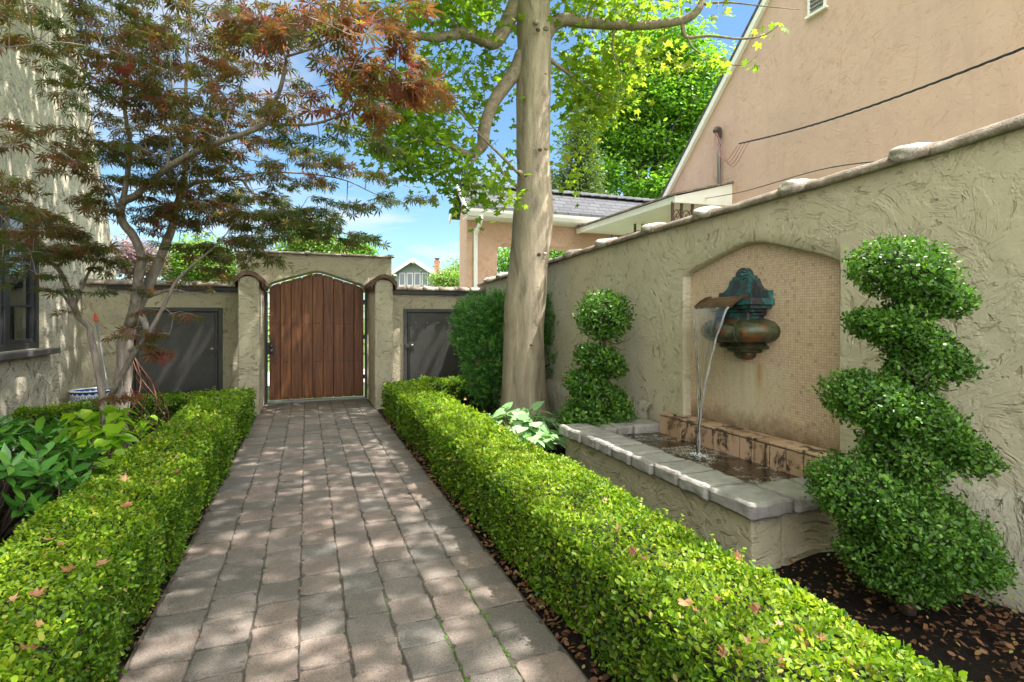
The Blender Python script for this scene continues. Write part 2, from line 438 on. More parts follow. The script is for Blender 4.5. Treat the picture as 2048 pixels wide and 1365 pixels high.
def m_sheet():
    s = Nt('falling_water_sheet'); s.set(color=(1, 1, 1), rough=.03, trans=1.0, ior=1.333)
    mp = s.n('Mapping', {'Vector': s.obj(), 'Scale': (40, 60, 3)}).outputs[0]; n = s.noise(1, 4, .6, mp)
    s.bump(n, .4, .006)
    df = s.n('BsdfDiffuse', {'Color': (.85, .9, .97, 1)}); mx = s.n('MixShader', {0: s.math('MULTIPLY', s.ramp(n, [(.45, .1), (.7, 1)]), .15), 1: s.b.outputs[0], 2: df.outputs[0]})  # whitish diffuse streaks painted in for reflections on the sheet
    s.t.links.new(mx.outputs[0], s.out.inputs[0]); return s.m
M['jet'] = m_sheet()
def m_rope():
    s = Nt('aerated_water'); s.set(color=(1, 1, 1), rough=.06, trans=1.0, ior=1.333)
    df = s.n('BsdfDiffuse', {'Color': (.85, .9, .95, 1)}); mx = s.n('MixShader', {0: .28, 1: s.b.outputs[0], 2: df.outputs[0]})
    s.t.links.new(mx.outputs[0], s.out.inputs[0]); return s.m
M['rope'] = m_rope()
def m_pool():
    s = Nt('dark_pool_water'); n = s.noise(9, 4, .6, dist=1.2)
    v = s.n('TexVoronoi', {'Vector': s.obj(), 'Scale': 30, 'Randomness': 1.0}, feature='DISTANCE_TO_EDGE').outputs['Distance']
    patch = s.ramp(s.noise(5.2, 4, .6, dist=.8), [(.48, 0), (.58, 1)])
    foam = s.math('MULTIPLY', patch, s.ramp(v, [(.0, .85), (.18, .12)]))
    c = s.mix(foam, (.028, .017, .009), (.42, .40, .36))
    s.set(color=c, rough=s.math('ADD', s.math('MULTIPLY', foam, .4), .06), spec=.6); s.bump(n, .3, .03); return s.m
M['pool'] = m_pool()
M['foam'] = plain('white_water_foam', (.72, .74, .76), .25, 0)
def m_shingle():
    s = Nt('grey_asphalt_shingle'); sep = s.n('SeparateXYZ', {0: s.obj()}).outputs
    v = s.n('CombineXYZ', {0: sep[0], 1: s.math('MULTIPLY', sep[1], 1.0), 2: 0.0}).outputs[0]
    b = s.n('TexBrick', {'Vector': v, 'Color1': (.045, .047, .055, 1), 'Color2': (.075, .078, .09, 1), 'Mortar': (.012, .012, .015, 1), 'Scale': 1.0, 'Mortar Size': .012, 'Mortar Smooth': .1, 'Brick Width': .34, 'Row Height': .13}, offset=.4)
    c = s.mix(s.math('MULTIPLY', s.noise(60, 3), .4), b.outputs['Color'], (.09, .09, .10))
    s.set(color=c, rough=.9); s.bump(s.math('SUBTRACT', 1.0, b.outputs['Fac']), .6, .01); return s.m
M['shingle'] = m_shingle()
def m_glass(name='window_pane_glass', base=.04):
    s = Nt(name); g = s.n('BsdfGlossy', {'Color': (.9, .95, 1, 1), 'Roughness': .01}); t = s.n('BsdfTransparent', {'Color': (.8, .85, .85, 1)})
    fr = s.n('Fresnel', {'IOR': 1.5}).outputs[0]
    mx = s.n('MixShader', {0: s.math('ADD', s.math('MULTIPLY', fr, 1.3), base), 1: t.outputs[0], 2: g.outputs[0]})
    s.t.links.new(mx.outputs[0], s.out.inputs[0]); return s.m
M['glass'] = m_glass()
M['dark_pane'] = plain('dark_window_pane', (.03, .04, .05), .08, 0, spec=.8)
# leaf and bark materials
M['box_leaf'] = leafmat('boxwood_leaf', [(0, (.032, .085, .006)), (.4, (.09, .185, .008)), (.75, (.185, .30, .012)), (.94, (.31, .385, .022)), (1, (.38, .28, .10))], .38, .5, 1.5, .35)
M['topiary_leaf'] = leafmat('topiary_leaf', [(0, (.025, .07, .010)), (.5, (.065, .165, .018)), (.85, (.13, .27, .03)), (1, (.24, .36, .06))], .28, .45, 1.5, .4)
M['maple_leaf'] = leafmat('japanese_maple_leaf', [(0, (.055, .10, .035)), (.3, (.10, .125, .035)), (.55, (.15, .105, .042)), (.76, (.195, .075, .048)), (.92, (.20, .052, .045)), (1, (.22, .05, .06))], .62, .5, 1.7)
M['plane_leaf'] = leafmat('plane_tree_leaf', [(0, (.08, .15, .016)), (.5, (.14, .23, .022)), (.85, (.18, .26, .028)), (1, (.22, .25, .04))], .64, .55, 1.75, .3)
M['yew_leaf'] = leafmat('yew_needle', [(0, (.022, .075, .016)), (.6, (.07, .21, .035)), (1, (.16, .36, .05))], .25, .45)
M['laurel_leaf'] = leafmat('glossy_laurel_leaf', [(0, (.025, .10, .016)), (.6, (.065, .21, .025)), (1, (.16, .34, .04))], .22, .28)
M['lime_leaf'] = leafmat('lime_hydrangea_leaf', [(0, (.16, .31, .012)), (.6, (.30, .52, .02)), (1, (.42, .60, .04))], .42, .42, 1.5)
M['hosta_leaf'] = leafmat('silvery_green_leaf', [(0, (.11, .25, .08)), (.6, (.23, .39, .17)), (1, (.31, .45, .25))], .25, .55)
M['tree_leaf'] = leafmat('green_tree_leaf', [(0, (.045, .12, .010)), (.5, (.10, .23, .014)), (.85, (.18, .34, .022)), (1, (.27, .41, .035))], .45, .5, 1.7)
M['light_leaf'] = leafmat('pale_green_tree_leaf', [(0, (.06, .12, .012)), (.5, (.12, .22, .025)), (1, (.24, .34, .06))], .4, .5, 1.7)
M['plum_leaf'] = leafmat('purple_plum_leaf', [(0, (.10, .06, .075)), (1, (.26, .17, .20))], .4, .5)
M['cedar_leaf'] = leafmat('cedar_spray', [(0, (.04, .085, .02)), (1, (.15, .21, .06))], .3, .6)
M['dry_leaf'] = leafmat('dry_brown_leaf', [(0, (.17, .065, .028)), (.5, (.28, .125, .055)), (1, (.42, .26, .13))], .25, .6)
M['litter'] = leafmat('brown_leaf_litter', [(0, (.05, .02, .012)), (.5, (.13, .055, .025)), (.85, (.24, .11, .045)), (1, (.33, .28, .10))], .15, .7)
def m_plane():
    s = Nt('mottled_plane_bark'); mp = s.n('Mapping', {'Vector': s.obj(), 'Scale': (5, 5, 1.3)}).outputs[0]
    n = s.noise(1, 6, .6, mp, .8); v = s.noise(1.0, 5, .65, s.n('Mapping', {'Vector': s.obj(), 'Scale': (26, 26, 2.2)}).outputs[0], .3)
    c = s.mix(s.ramp(n, [(.40, 0), (.56, 1)]), (.40, .325, .235), (.28, .23, .17))
    c = s.mix(s.math('MULTIPLY', s.ramp(n, [(.57, 0), (.60, 1)]), .8), c, (.18, .155, .115))
    c = s.mix(s.math('MULTIPLY', s.ramp(n, [(.36, 1), (.40, 0)]), .8), c, (.48, .42, .32))
    c = s.mix(s.math('MULTIPLY', s.ramp(v, [(.45, 0), (.66, 1)]), .42), c, (.20, .16, .12))
    c = s.mix(s.math('MULTIPLY', s.ramp(s.noise(45, 4, .7), [(.6, 0), (.72, 1)]), .5), c, (.16, .125, .09))
    s.set(color=c, rough=.85, spec=.2)
    h = s.math('ADD', s.math('MULTIPLY', s.ramp(n, [(.58, 0), (.63, 1)]), .3), s.math('ADD', s.math('MULTIPLY', v, .8), s.math('MULTIPLY', s.noise(55, 4, .7), .6)))
    s.bump(h, .9, .016); return s.m
M['plane_bark'] = m_plane()
M['limb_bark'] = bark('brown_plane_limb', (.13, .10, .07), (.30, .24, .175), (18, 18, 18), .7)
M['maple_bark'] = bark('grey_maple_bark', (.15, .12, .105), (.40, .345, .30), (30, 30, 5), .9)
M['dark_bark'] = bark('dark_bark', (.045, .034, .026), (.11, .085, .065))
CLOUD_OFF=(0.3,0.2,0); FILL_CLOUD_L=22.0; CLOUD_V=5.0; FILL_CLOUD_BIAS=.19; AIR=.95; SKY_K=.05; SUN_K=3.3; EXPO=2.17
# ================================================================== SETTING
def ground_z(x, y): return .02 * math.sin(x * 2.1 + y) + .015 * math.sin(y * 3.3 - x)
g = MB().add([(-400, -60, -.12), (400, -60, -.12), (400, 900, -.12), (-400, 900, -.12)], [(0, 1, 2, 3)]).build('ground', M['grass']); tag(g, kind='structure')
def bed(name, x0, x1, y0, y1, base=-.035):
    n = 60
    b = MB().grid(lambda s, t: (x0 + (x1 - x0) * s, y0 + (y1 - y0) * t, base + .03 * mnoise.noise(Vector((s * (x1 - x0) * 3, t * (y1 - y0) * 3, 1))) + .014 * mnoise.noise(Vector((s * 40, t * 60, 5)))), n, n * 3)
    tag(b.build(name, M['soil'], smooth=True), kind='structure')
bed('soil_bed', .99, 3.14, -.3, 9.5)
bed('soil_bed', -3.04, -.655, -.3, 9.5)
# ---- path: every paver a bevelled block in one sheet
def build_path():
    XS = [-.655, -.43, -.222, -.03, .165, .362, .56, .757, .985]
    mb = MB(); y_end = 9.52
    for c in range(8):
        y = -.3 + random.uniform(0, .04)
        k = 0
        while y < y_end:
            L = random.choice((.19, .205, .205, .22)) + random.uniform(-.012, .012)
            y2 = min(y + L, y_end)
            x0, x1 = XS[c] + random.uniform(-.003, .003), XS[c + 1] + random.uniform(-.003, .003)
            if y > 8.5 and (x0 < -.64 or x1 > .98): x0, x1 = max(x0, -.62), min(x1, .97)
            gp = random.uniform(.0015, .004); ch = random.uniform(.006, .026)
            q = [(x0 + gp, y + gp + ch), (x0 + gp + ch, y + gp), (x1 - gp - ch, y + gp), (x1 - gp, y + gp + ch), (x1 - gp, y2 - gp - ch), (x1 - gp - ch, y2 - gp), (x0 + gp + ch, y2 - gp), (x0 + gp, y2 - gp - ch)]
            # subdivide edges and jitter: tumbled outline
            o = []
            for i in range(8):
                a, b = q[i], q[(i + 1) % 8]
                o.append(a)
                if abs(a[0] - b[0]) + abs(a[1] - b[1]) > .1:
                    for t in (.33, .67): o.append((a[0] + (b[0] - a[0]) * t, a[1] + (b[1] - a[1]) * t))
            near = y < 5
            j = .0052
            o = [(p[0] + random.uniform(-j, j), p[1] + random.uniform(-j, j)) for p in o]
            cx, cy = (x0 + x1) / 2, (y + y2) / 2
            zt = random.uniform(-.005, .004); tx, ty = random.uniform(-.026, .026), random.uniform(-.026, .026)
            vs = []
            n = len(o)
            for sc, dz in ((.93, 0), (.972, -.0018), (1.0, -.009), (1.0, -.05)):
                for p in o:
                    X, Y = cx + (p[0] - cx) * sc, cy + (p[1] - cy) * sc
                    vs.append((X, Y, zt + dz + tx * (X - cx) + ty * (Y - cy) + random.uniform(-.0008, .0008)))
            fs = [tuple(range(n))]
            for r in range(3):
                for i in range(n): fs.append((r * n + i, (r + 1) * n + i, (r + 1) * n + (i + 1) % n, r * n + (i + 1) % n))
            mb.add(vs, fs, random.random())
            y = y2; k += 1
    p = mb.build('path', M['paver']); tag(p, kind='structure')
    js = MB().grid(lambda s, t: (-.665 + 1.66 * s, -.35 + 9.87 * t, -.0085 + .003 * mnoise.noise(Vector((s * 20, t * 120, 0)))), 40, 240)
    tag(js.build('path_joints', M['joint']), kind='structure')
    # moss cushions in the damp joints
    ms = MB()
    for (a, b, xx) in ((1.6, 2.75, .757), (1.5, 2.0, .56), (1.9, 2.5, .56)):
        y = a
        while y < b:
            r = random.uniform(.005, .011)
            ms.ball((xx + random.uniform(-.005, .005), y, -.008), (r, r * 1.5, r * .8), 1)
            y += random.uniform(.008, .05)
    for (yy, x0, x1) in ((2.35, .66, .8), (1.93, .56, .66), (2.14, .7, .85)):
        x = x0
        while x < x1:
            r = random.uniform(.005, .01); ms.ball((x, yy + random.uniform(-.006, .006), -.008), (r * 1.4, r, r * .8), 1); x += random.uniform(.008, .02)
    tag(ms.build('moss', plain('bright_moss', (.055, .115, .012), .95, 0, 150, .5), smooth=True), 'bright green moss growing in the paver joints of the path', 'moss', kind='stuff')
build_path()
# ---- street and lawn beyond the wall
tag(MB().box(-60, 3.6, 12.5, 16, -.115, -.06).build('pavement', plain('concrete_pavement', (.32, .30, .28), .9, 0, 4, .1)), kind='structure')
tag(MB().box(3.7, 7.9, 9.9, 30, -.115, -.05).build('driveway', plain('driveway_concrete', (.30, .29, .27), .9, 0, 3, .12)), kind='structure')
# ================================================================== GARDEN WALL ON THE RIGHT (niche)
def coping_z(y):
    y = y / KX
    z = float(np.interp(y, [-1.5, 1.5, 1.94, 2.7, 3.6, 4.37, 5.24, 6.0, 6.77, 9.8], [2.42, 2.285, 2.265, 2.25, 2.235, 2.225, 2.20, 2.165, 2.13, 1.985]))
    return 1.35 + (z - 1.35) * KX
NY0, NY1 = 2.43 * KX, 3.955 * KX; NB = .445
def wx(y): return WX - max(0, y - 5.2) * .042
def niche_top(y):
    t = [(2.43, 1.72), (2.5, 1.765), (2.8, 1.865), (3.05, 1.94), (3.19, 1.957), (3.33, 1.94), (3.58, 1.875), (3.88, 1.79), (3.955, 1.745)]
    return 1.35 + (float(np.interp(y / KX, [a for a, _ in t], [b for _, b in t])) - 1.35) * KX
wall = thing('garden_wall', 'long tan stucco garden wall with a tiled niche holding the fountain', 'wall', (3.3, 4, 0))
def right_wall():
    mb = MB()
    ys = sorted(set(list(np.linspace(-1.5, NY0, 14)) + list(np.linspace(NY0, NY1, 33)) + list(np.linspace(NY1, 9.86, 26))))
    lump = lambda y, z: wx(y) + .012 * mnoise.noise(Vector((y * 1.4, z * 1.4, 3))) + .004 * mnoise.noise(Vector((y * 6, z * 6, 9)))
    vs = []; fs = []
    def strip(ya, yb, za0, za1, zb0, zb1, n):
        b = len(vs)
        for i in range(n + 1):
            t = i / n
            for (y, z0, z1) in ((ya, za0, za1), (yb, zb0, zb1)):
                z = z0 + (z1 - z0) * t; vs.append((lump(y, z), y, z))
        for i in range(n): fs.append((b + 2 * i, b + 2 * i + 1, b + 2 * i + 3, b + 2 * i + 2))
    jit = lambda y: .006 * mnoise.noise(Vector((y * 14, 4, 0)))
    for a, b in zip(ys[:-1], ys[1:]):
        ta, tb = coping_z(a) - .02, coping_z(b) - .02
        if a >= NY0 - 1e-6 and b <= NY1 + 1e-6:
            strip(a, b, niche_top(a) + jit(a), ta, niche_top(b) + jit(b), tb, 4)
            strip(a, b, -.2, NB, -.2, NB, 3)
            # rounded soffit of the niche
            i0 = len(vs)
            for y in (a, b):
                z = niche_top(y) + jit(y)
                for dx, dz in ((0, 0), (.012, -.012), (.035, -.02), (.085, -.022)): vs.append((lump(y, z) + dx if dx < .05 else WX + .08, y, z + dz))
            for k in range(3): fs.append((i0 + k, i0 + k + 1, i0 + 4 + k + 1, i0 + 4 + k))
        else:
            strip(a, b, -.2, ta, -.2, tb, 16)
        # top and back
        i0 = len(vs); vs += [(lump(a, ta), a, ta), (lump(b, tb), b, tb), (wx(b) + .26, b, tb), (wx(a) + .26, a, ta), (wx(a) + .26, a, -.2), (wx(b) + .26, b, -.2)]
        fs += [(i0, i0 + 1, i0 + 2, i0 + 3), (i0 + 3, i0 + 2, i0 + 5, i0 + 4)]
    # jambs
    for y, s in ((NY0, 1), (NY1, -1)):
        zt = niche_top(y)
        for i in range(8):
            z0, z1 = NB + (zt - NB) * i / 8, NB + (zt - NB) * (i + 1) / 8
            i0 = len(vs)
            for z in (z0, z1):
                for dx, dy in ((0, 0), (.012, .012), (.035, .018), (.082, .02)): vs.append((lump(y, z) + dx if dx < .05 else WX + .08, y + s * dy, z))
            for k in range(3): fs.append((i0 + k, i0 + k + 1, i0 + 4 + k + 1, i0 + 4 + k))
    # end caps
    for y in (-1.5, 9.86):
        z = coping_z(y) - .02; i0 = len(vs)
        vs.extend([(wx(y), y, -.2), (wx(y) + .26, y, -.2), (wx(y) + .26, y, z), (wx(y), y, z)]); fs.append((i0, i0 + 1, i0 + 2, i0 + 3))
    w = MB().add(vs, fs).build('wall_face', M['stucco_x'], wall)
    me = w.data; bm = bmesh.new(); bm.from_mesh(me); bmesh.ops.remove_doubles(bm, verts=bm.verts, dist=.0008); bm.to_mesh(me); bm.free()
    me.polygons.foreach_set('use_smooth', [True] * len(me.polygons))
    me.set_sharp_from_angle(angle=R(50))
    # recessed mosaic panel: follows the niche outline
    pm = []
    for y in np.linspace(NY0 - .02, NY1 + .02, 36): pm.append((y, min(niche_top(y) + .01, niche_top(min(max(y, NY0), NY1)) + .01)))
    poly = [(NY1 + .02, NB - .04), (NY0 - .02, NB - .04)] + pm
    MB().prism(poly, 'x', WX + .078, WX + .12).build('mosaic_panel', M['mosaic'], wall)
    # foot of the wall: a plinth with a sloped top, broken by the niche
    for a, b in ((-1.5, 2.31), (4.59, 9.5)):
        n = max(4, int((b - a) / .22))
        pl = MB().grid(lambda s, t: [(lambda y, k: (wx(y) - (.075, .07, .055, .012, .004)[k] + .014 * mnoise.noise(Vector((y * 2, k, 2))), y, (-.15, .2, .455, .50, .515)[k] + .018 * mnoise.noise(Vector((y * 1.7, 7, k * .2)))))(a + (b - a) * s, int(round(t * 4)))][0], n, 4)
        pl.build('plinth', M['stucco_x_low'], wall, smooth=True)
def barrel(mb, p0, p1, w, h, k0=1.15, k1=.92, seg=10, lump=0, th=.022, nl=7):
    """half-round tile laid from p0 (thick end) to p1"""
    p0, p1 = np.array(p0, float), np.array(p1, float); d = p1 - p0; L = np.linalg.norm(d); d /= L
    side = np.cross(d, (0, 0, 1.)); side /= np.linalg.norm(side); up = np.cross(side, d)
    vs = []; seed = random.random() * 50
    for i in range(nl + 1):
        t = i / nl; k = k0 + (k1 - k0) * t
        bulge = lump * math.exp(-((t - .06) / .1) ** 2)
        for lay in (1, 0):
            for j in range(seg + 1):
                a = math.pi * j / seg
                kk = k * (1 if lay else 1 - th / h)
                nz = .05 * mnoise.noise(Vector((t * 5 + seed, math.cos(a) * 2, math.sin(a) * 2 + lay)))
                x = math.cos(a) * w / 2 * (kk + nz * lay + bulge * .5 * lay); z = math.sin(a) ** .8 * h * (kk + nz * lay + bulge * lay)
                vs.append(p0 + d * L * t + side * x + up * z)
    m = seg + 1; fs = []
    for i in range(nl):
        for lay in (0, 1):
            o = i * 2 * m + lay * m; o2 = o + 2 * m
            for j in range(seg): fs.append((o + j, o + j + 1, o2 + j + 1, o2 + j))
        for j in (0, seg): fs.append((i * 2 * m + j, i * 2 * m + m + j, (i + 1) * 2 * m + m + j, (i + 1) * 2 * m + j))
    for i in (0, nl):
        o = i * 2 * m
        for j in range(seg): fs.append((o + j, o + j + 1, o + m + j + 1, o + m + j))
    mb.add(vs, fs)
def right_coping():
    cuts = [q * KX for q in (-1.4, -.55, .3, 1.14, 1.94, 2.71, 3.6, 4.37, 5.24, 6.0, 6.78, 7.55, 8.3, 8.9, 9.46)]
    for a, b in zip(cuts[:-1], cuts[1:]):
        mb = MB()
        # far (thick, lumpy) end rests on the next tile
        barrel(mb, (wx(b) + .12, b + .0, coping_z(b) - .04), (wx(a) + .12, a - .05, coping_z(a) - .035), .36, .095, .92, 1.0, lump=0)
        # lump of mortar at the joint seen as a rounded shoulder
        bl = MB().ball((0, 0, 0), 1, 4); sd = random.random() * 50; ln = random.uniform(.11, .15)
        P = []
        for p in bl.v:
            q = Vector(p); k = 1 + .13 * mnoise.noise(q * 1.6 + Vector((sd, 0, 0))) + .05 * mnoise.noise(q * 5 + Vector((sd, 0, 0)))
            yy = a + .10 + q.y * ln * k
            P.append((wx(a) + .115 + q.x * .205 * k, yy, coping_z(yy) + .018 + q.z * .072 * k))
        MB().add(P, bl.f).build('mortar_cap', M['mortar'], wall, smooth=True)
        mb.build('coping_tile', M['coping'], wall, smooth=True)
right_wall(); right_coping()
# ================================================================== GATEWAY WALL
GY = 9.55
gw = thing('gateway_wall', 'tan stucco wall with a raised pointed arch around the wooden gate', 'wall', (.17, 9.6, 0))
def ring_prism(mb, outer, axis, a0, a1): mb.prism(outer, axis, a0, a1)
def arch(x, off=0):
    c = .175
    q = abs(x - c)
    w = .765 + off
    pts = [(0, 2.145 + off * 1.05), (.1, 2.125 + off), (.6, 1.965 + off), (.69, 1.93 + off), (.735, 1.885 + off * .9), (w, 1.78 + off * .6)]
    return float(np.interp(q, [p[0] * (w / .765) for p in pts], [p[1] for p in pts]))
def gateway():
    # side panels; doors sit in openings 1.2 m wide
    def panel(x0, x1, dx0, dx1, dz0, dz1):
        mb = MB()
        for (a, b, z0, z1) in ((x0, dx0, -.2, 1.86), (dx1, x1, -.2, 1.86), (dx0, dx1, dz1, 1.86), (dx0, dx1, -.2, dz0)):
            mb.box(a, b, GY, GY + .3, z0, z1)
        mb.build('wall_panel', M['stucco_y'], gw)
    panel(-3.05, -.62, -2.47, -1.235, .13, 1.54)
    panel(.97, wx(9.55) - .001, 1.60, 2.82, .13, 1.545)
    # arch over the gate
    xs = list(np.linspace(-.62, .97, 41))
    top = lambda x: 2.43 + .012 * math.sin(x * 3)
    poly = [(-.66, 1.86), (-.62, 1.86)] + [(x, arch(x, .012)) for x in np.linspace(-.62 + .015, .97 - .015, 41)] + [(.97, 1.86), (1.375, 1.86), (1.375, top(1.375)), (.4, top(.4)), (-1.02, top(-1.02)), (-1.02, 1.86)]
    MB().prism(poly, 'y', 9.42, 9.84).build('arch_wall', M['stucco_y'], gw, bevel=.02)
    # buttresses in front, with rounded tops and barrel cap tiles
    for x0, x1 in ((-.91, -.632), (.985, 1.262)):
        c = (x0 + x1) / 2; w = (x1 - x0) / 2
        pr = [(x0, -.2), (x1, -.2), (x1, 1.89)] + [(c + w * math.cos(a), 1.89 + .085 * math.sin(a)) for a in np.linspace(.3, math.pi - .3, 9)] + [(x0, 1.89)]
        MB().prism(pr, 'y', 8.5, 9.4).build('buttress', M['stucco_y'], gw, bevel=.018)
        cp = MB()
        prof = [(-w - .065, 1.87), (-w - .06, 1.94), (-w * .95, 2.0), (-w * .6, 2.035), (-w * .1, 2.055), (w * .1, 2.055), (w * .6, 2.035), (w * .95, 2.0), (w + .06, 1.94), (w + .065, 1.87)]
        inn = [(a * .86, z - .062) for a, z in prof]
        nl = 8
        vs = []
        for i in range(nl + 1):
            y = 8.46 + .98 * i / nl
            for pr_ in (prof, inn):
                for a, z in pr_: vs.append((c + a * (1 + .03 * mnoise.noise(Vector((i * .8, a * 9, x0)))), y, z + .012 * mnoise.noise(Vector((i * .7, a * 9, 3 + x0)))))
        m = len(prof); fs = []
        for i in range(nl):
            for l in (0, 1):
                o = i * 2 * m + l * m
                for j in range(m - 1): fs.append((o + j, o + j + 1, o + 2 * m + j + 1, o + 2 * m + j))
            for j in (0, m - 1): fs.append((i * 2 * m + j, i * 2 * m + m + j, (i + 1) * 2 * m + m + j, (i + 1) * 2 * m + j))
        for i in (0, nl):
            o = i * 2 * m
            for j in range(m - 1): fs.append((o + j, o + j + 1, o + m + j + 1, o + m + j))
        cp.add(vs, fs).build('cap_tile', M['capbrown'], gw)
    # black flashing under the side copings
    for x0, x1 in ((-2.74, -.99), (1.34, 3.12)):
        MB().box(x0, x1, GY - .075, GY - .003, 1.80, 1.885).build('flashing', M['black_metal'], gw, bevel=.006)
    # side coping: barrel tiles laid along the wall
    for x0, x1 in ((-3.0, -1.03), (1.385, 3.12)):
        n = int(round((x1 - x0) / .3)); st = (x1 - x0) / n
        for i in range(n):
            mb = MB(); a = x0 + i * st
            barrel(mb, (a - .03, GY + .06, 1.865), (a + st + .035, GY + .06, 1.865), .34, .085, 1.1, .92, lump=.03)
            mb.build('coping_tile', M['coping'], gw, smooth=True)
    # ridge tiles on the raised middle
    cuts = [-1.05, -.5, .05, .62, 1.40]
    for a, b in zip(cuts[:-1], cuts[1:]):
        mb = MB()
        barrel(mb, (a, 9.62, 2.415), (b, 9.62, 2.415), .52, .055, 1.0, 1.0)
        barrel(mb, (b - .07, 9.62, 2.413), (b + .012, 9.62, 2.413), .56, .078, 1.0, 1.0, nl=2)
        mb.build('ridge_tile', M['coping'], gw, smooth=True)
gateway()
# ---- wooden gate
gate = thing('wooden_gate', 'arched red-brown plank gate closed between the two stucco buttresses', 'gate', (.175, 9.55, 0))
def wooden_gate():
    n = 9; x0, x1 = -.565, .92; w = (x1 - x0) / n
    mb = MB()
    for i in range(n):
        a, b = x0 + i * w + .005, x0 + (i + 1) * w - .005
        xs = np.linspace(a, b, 6)
        poly = [(a, .045), (b, .045)] + [(x, arch(x) - .02) for x in xs[::-1]]
        k0 = len(mb.f)
        yo = random.uniform(-.003, .003)
        mb.prism(poly, 'y', 9.52 + yo, 9.56)
        mb.t += [random.random()] * (len(mb.f) - k0)
    mb.build('planks', M['wood'], gate, bevel=.004)
    bk = MB().prism([(x0 + .01, .06), (x1 - .01, .06)] + [(x, arch(x) - .04) for x in np.linspace(x1 - .01, x0 + .01, 30)], 'y', 9.5615, 9.585)
    bk.t = [.6] * len(bk.f); bk.build('backing_board', M['wood'], gate)
    spots = []
    for i in range(n):
        cx = x0 + (i + .5) * w
        for dx in (-.028, .028): spots += [(cx + dx, z) for z in (.09, .66, 1.29)] + [(cx + dx, arch(cx + dx) - .06)]
    nail = None
    for (x, z) in spots:
        if nail is None: nail = MB().ball((x, 9.515, z), (.012, .009, .012), 1).build('nail', M['black_metal'], gate, smooth=True); n0 = (x, z)
        else:
            q = nail.copy(); COL.objects.link(q); q.parent = gate; q.location = (x - n0[0], 0, z - n0[1])
    for a, b in ((-.618, -.588), (.938, .968)): MB().box(a, b, 9.49, 9.6, .0, 1.80).build('frame_post', M['black_metal'], gate)
    MB().box(-.6, .95, 9.47, 9.6, .0, .03).build('threshold', plain('worn_metal_threshold', (.22, .22, .23), .5, .4), gate, bevel=.004)
    for z in (.34, 1.02, 1.62): MB().box(.90, .945, 9.505, 9.535, z, z + .07).build('hinge', M['black_metal'], gate, bevel=.004)
    lk = MB().box(-.60, -.475, 9.485, 9.525, .79, .985).build('lock_plate', M['black_metal'], gate, bevel=.008)
    knm = plain('worn_bronze_knob', (.12, .085, .06), .3, .8, 20, .3)
    for z in (.925, .845):
        k = MB()
        pr = [(.030, 0), (.030, .012), (.018, .016), (.016, .03), (.026, .038), (.026, .055), (.012, .062), (0, .062)]
        vs = []
        for r, y in pr:
            for j in range(16): vs.append((-.53 + r * math.cos(j * math.pi / 8), 9.485 - y, z + r * math.sin(j * math.pi / 8)))
        fs = [(i * 16 + j, i * 16 + (j + 1) % 16, (i + 1) * 16 + (j + 1) % 16, (i + 1) * 16 + j) for i in range(len(pr) - 1) for j in range(16)]
        k.add(vs, fs).build('knob', knm, lk, smooth=True)
wooden_gate()
# ---- grey metal doors set into the wall
def metal_door(x0, x1, z1, lock_left, label):
    d = thing('metal_door', label, 'door', ((x0 + x1) / 2, GY, .15), 'grey metal access doors in the gateway wall')
    z0 = .14; fw = .06
    fr = MB()
    y0, y1 = GY - .022, GY + .12
    for a, b, c, e in ((x0, x0 + fw, z0, z1), (x1 - fw, x1, z0, z1), (x0 + fw, x1 - fw, z1 - fw, z1), (x0 + fw, x1 - fw, z0, z0 + fw)): fr.box(a + .001, b - .001, y0, y1, c, e)
    fr.build('door_frame', M['gate_metal'], d, bevel=.003)
    a, b, c, e = x0 + fw + .012, x1 - fw - .012, z0 + fw + .012, z1 - fw - .012
    lf = MB().box(a, b, GY + .006, GY + .03, c, e)
    lf.box(a + .04, b - .04, GY - .012, GY + .005, c + .04, e - .04)
    lf.box(x0 + .01, x1 - .01, GY + .05, GY + .06, z0 + .005, z1 - .005)
    lf.build('door_leaf', M['gate_metal'], d, bevel=.003)
    st = MB()
    for z in (e - .19, c + .055):
        for i in range(8 if False else 5):
            xx = a + .14 + (b - a - .28) * i / 4
            st.box(xx - .017, xx + .017, GY - .03, GY - .0125, z - .017, z + .017)
    st.build('bolt_heads', M['gate_metal'], d, bevel=.003)
    lx = a + .075 if lock_left else b - .075
    lz = .89
    pl = MB().box(lx - .055, lx + .055, GY - .024, GY - .0125, lz - .06, lz + .06)
    pl.box(*((a - .05, lx - .056) if lock_left else (lx + .056, b + .05)), GY - .03, GY - .024, lz - .035, lz + .035)
    p = pl.build('lock_plate', M['gate_metal'], d, bevel=.003)
    pr = [(.03, 0), (.03, .012), (.02, .018), (.012, .02), (0, .02)]
    vs = [(lx + r * math.cos(j * math.pi / 9), GY - .024 - y, lz + r * math.sin(j * math.pi / 9)) for r, y in pr for j in range(18)]
    fs = [(i * 18 + j, i * 18 + (j + 1) % 18, (i + 1) * 18 + (j + 1) % 18, (i + 1) * 18 + j) for i in range(len(pr) - 1) for j in range(18)]
    MB().add(vs, fs).build('lock_cylinder', plain('steel_lock', (.25, .23, .21), .35, .8), p, smooth=True)
metal_door(-2.47, -1.235, 1.54, False, 'grey metal door in stucco wall behind the Japanese maple trunks')
metal_door(1.60, 2.82, 1.545, True, 'grey metal door in stucco wall beside the dark yew shrub')
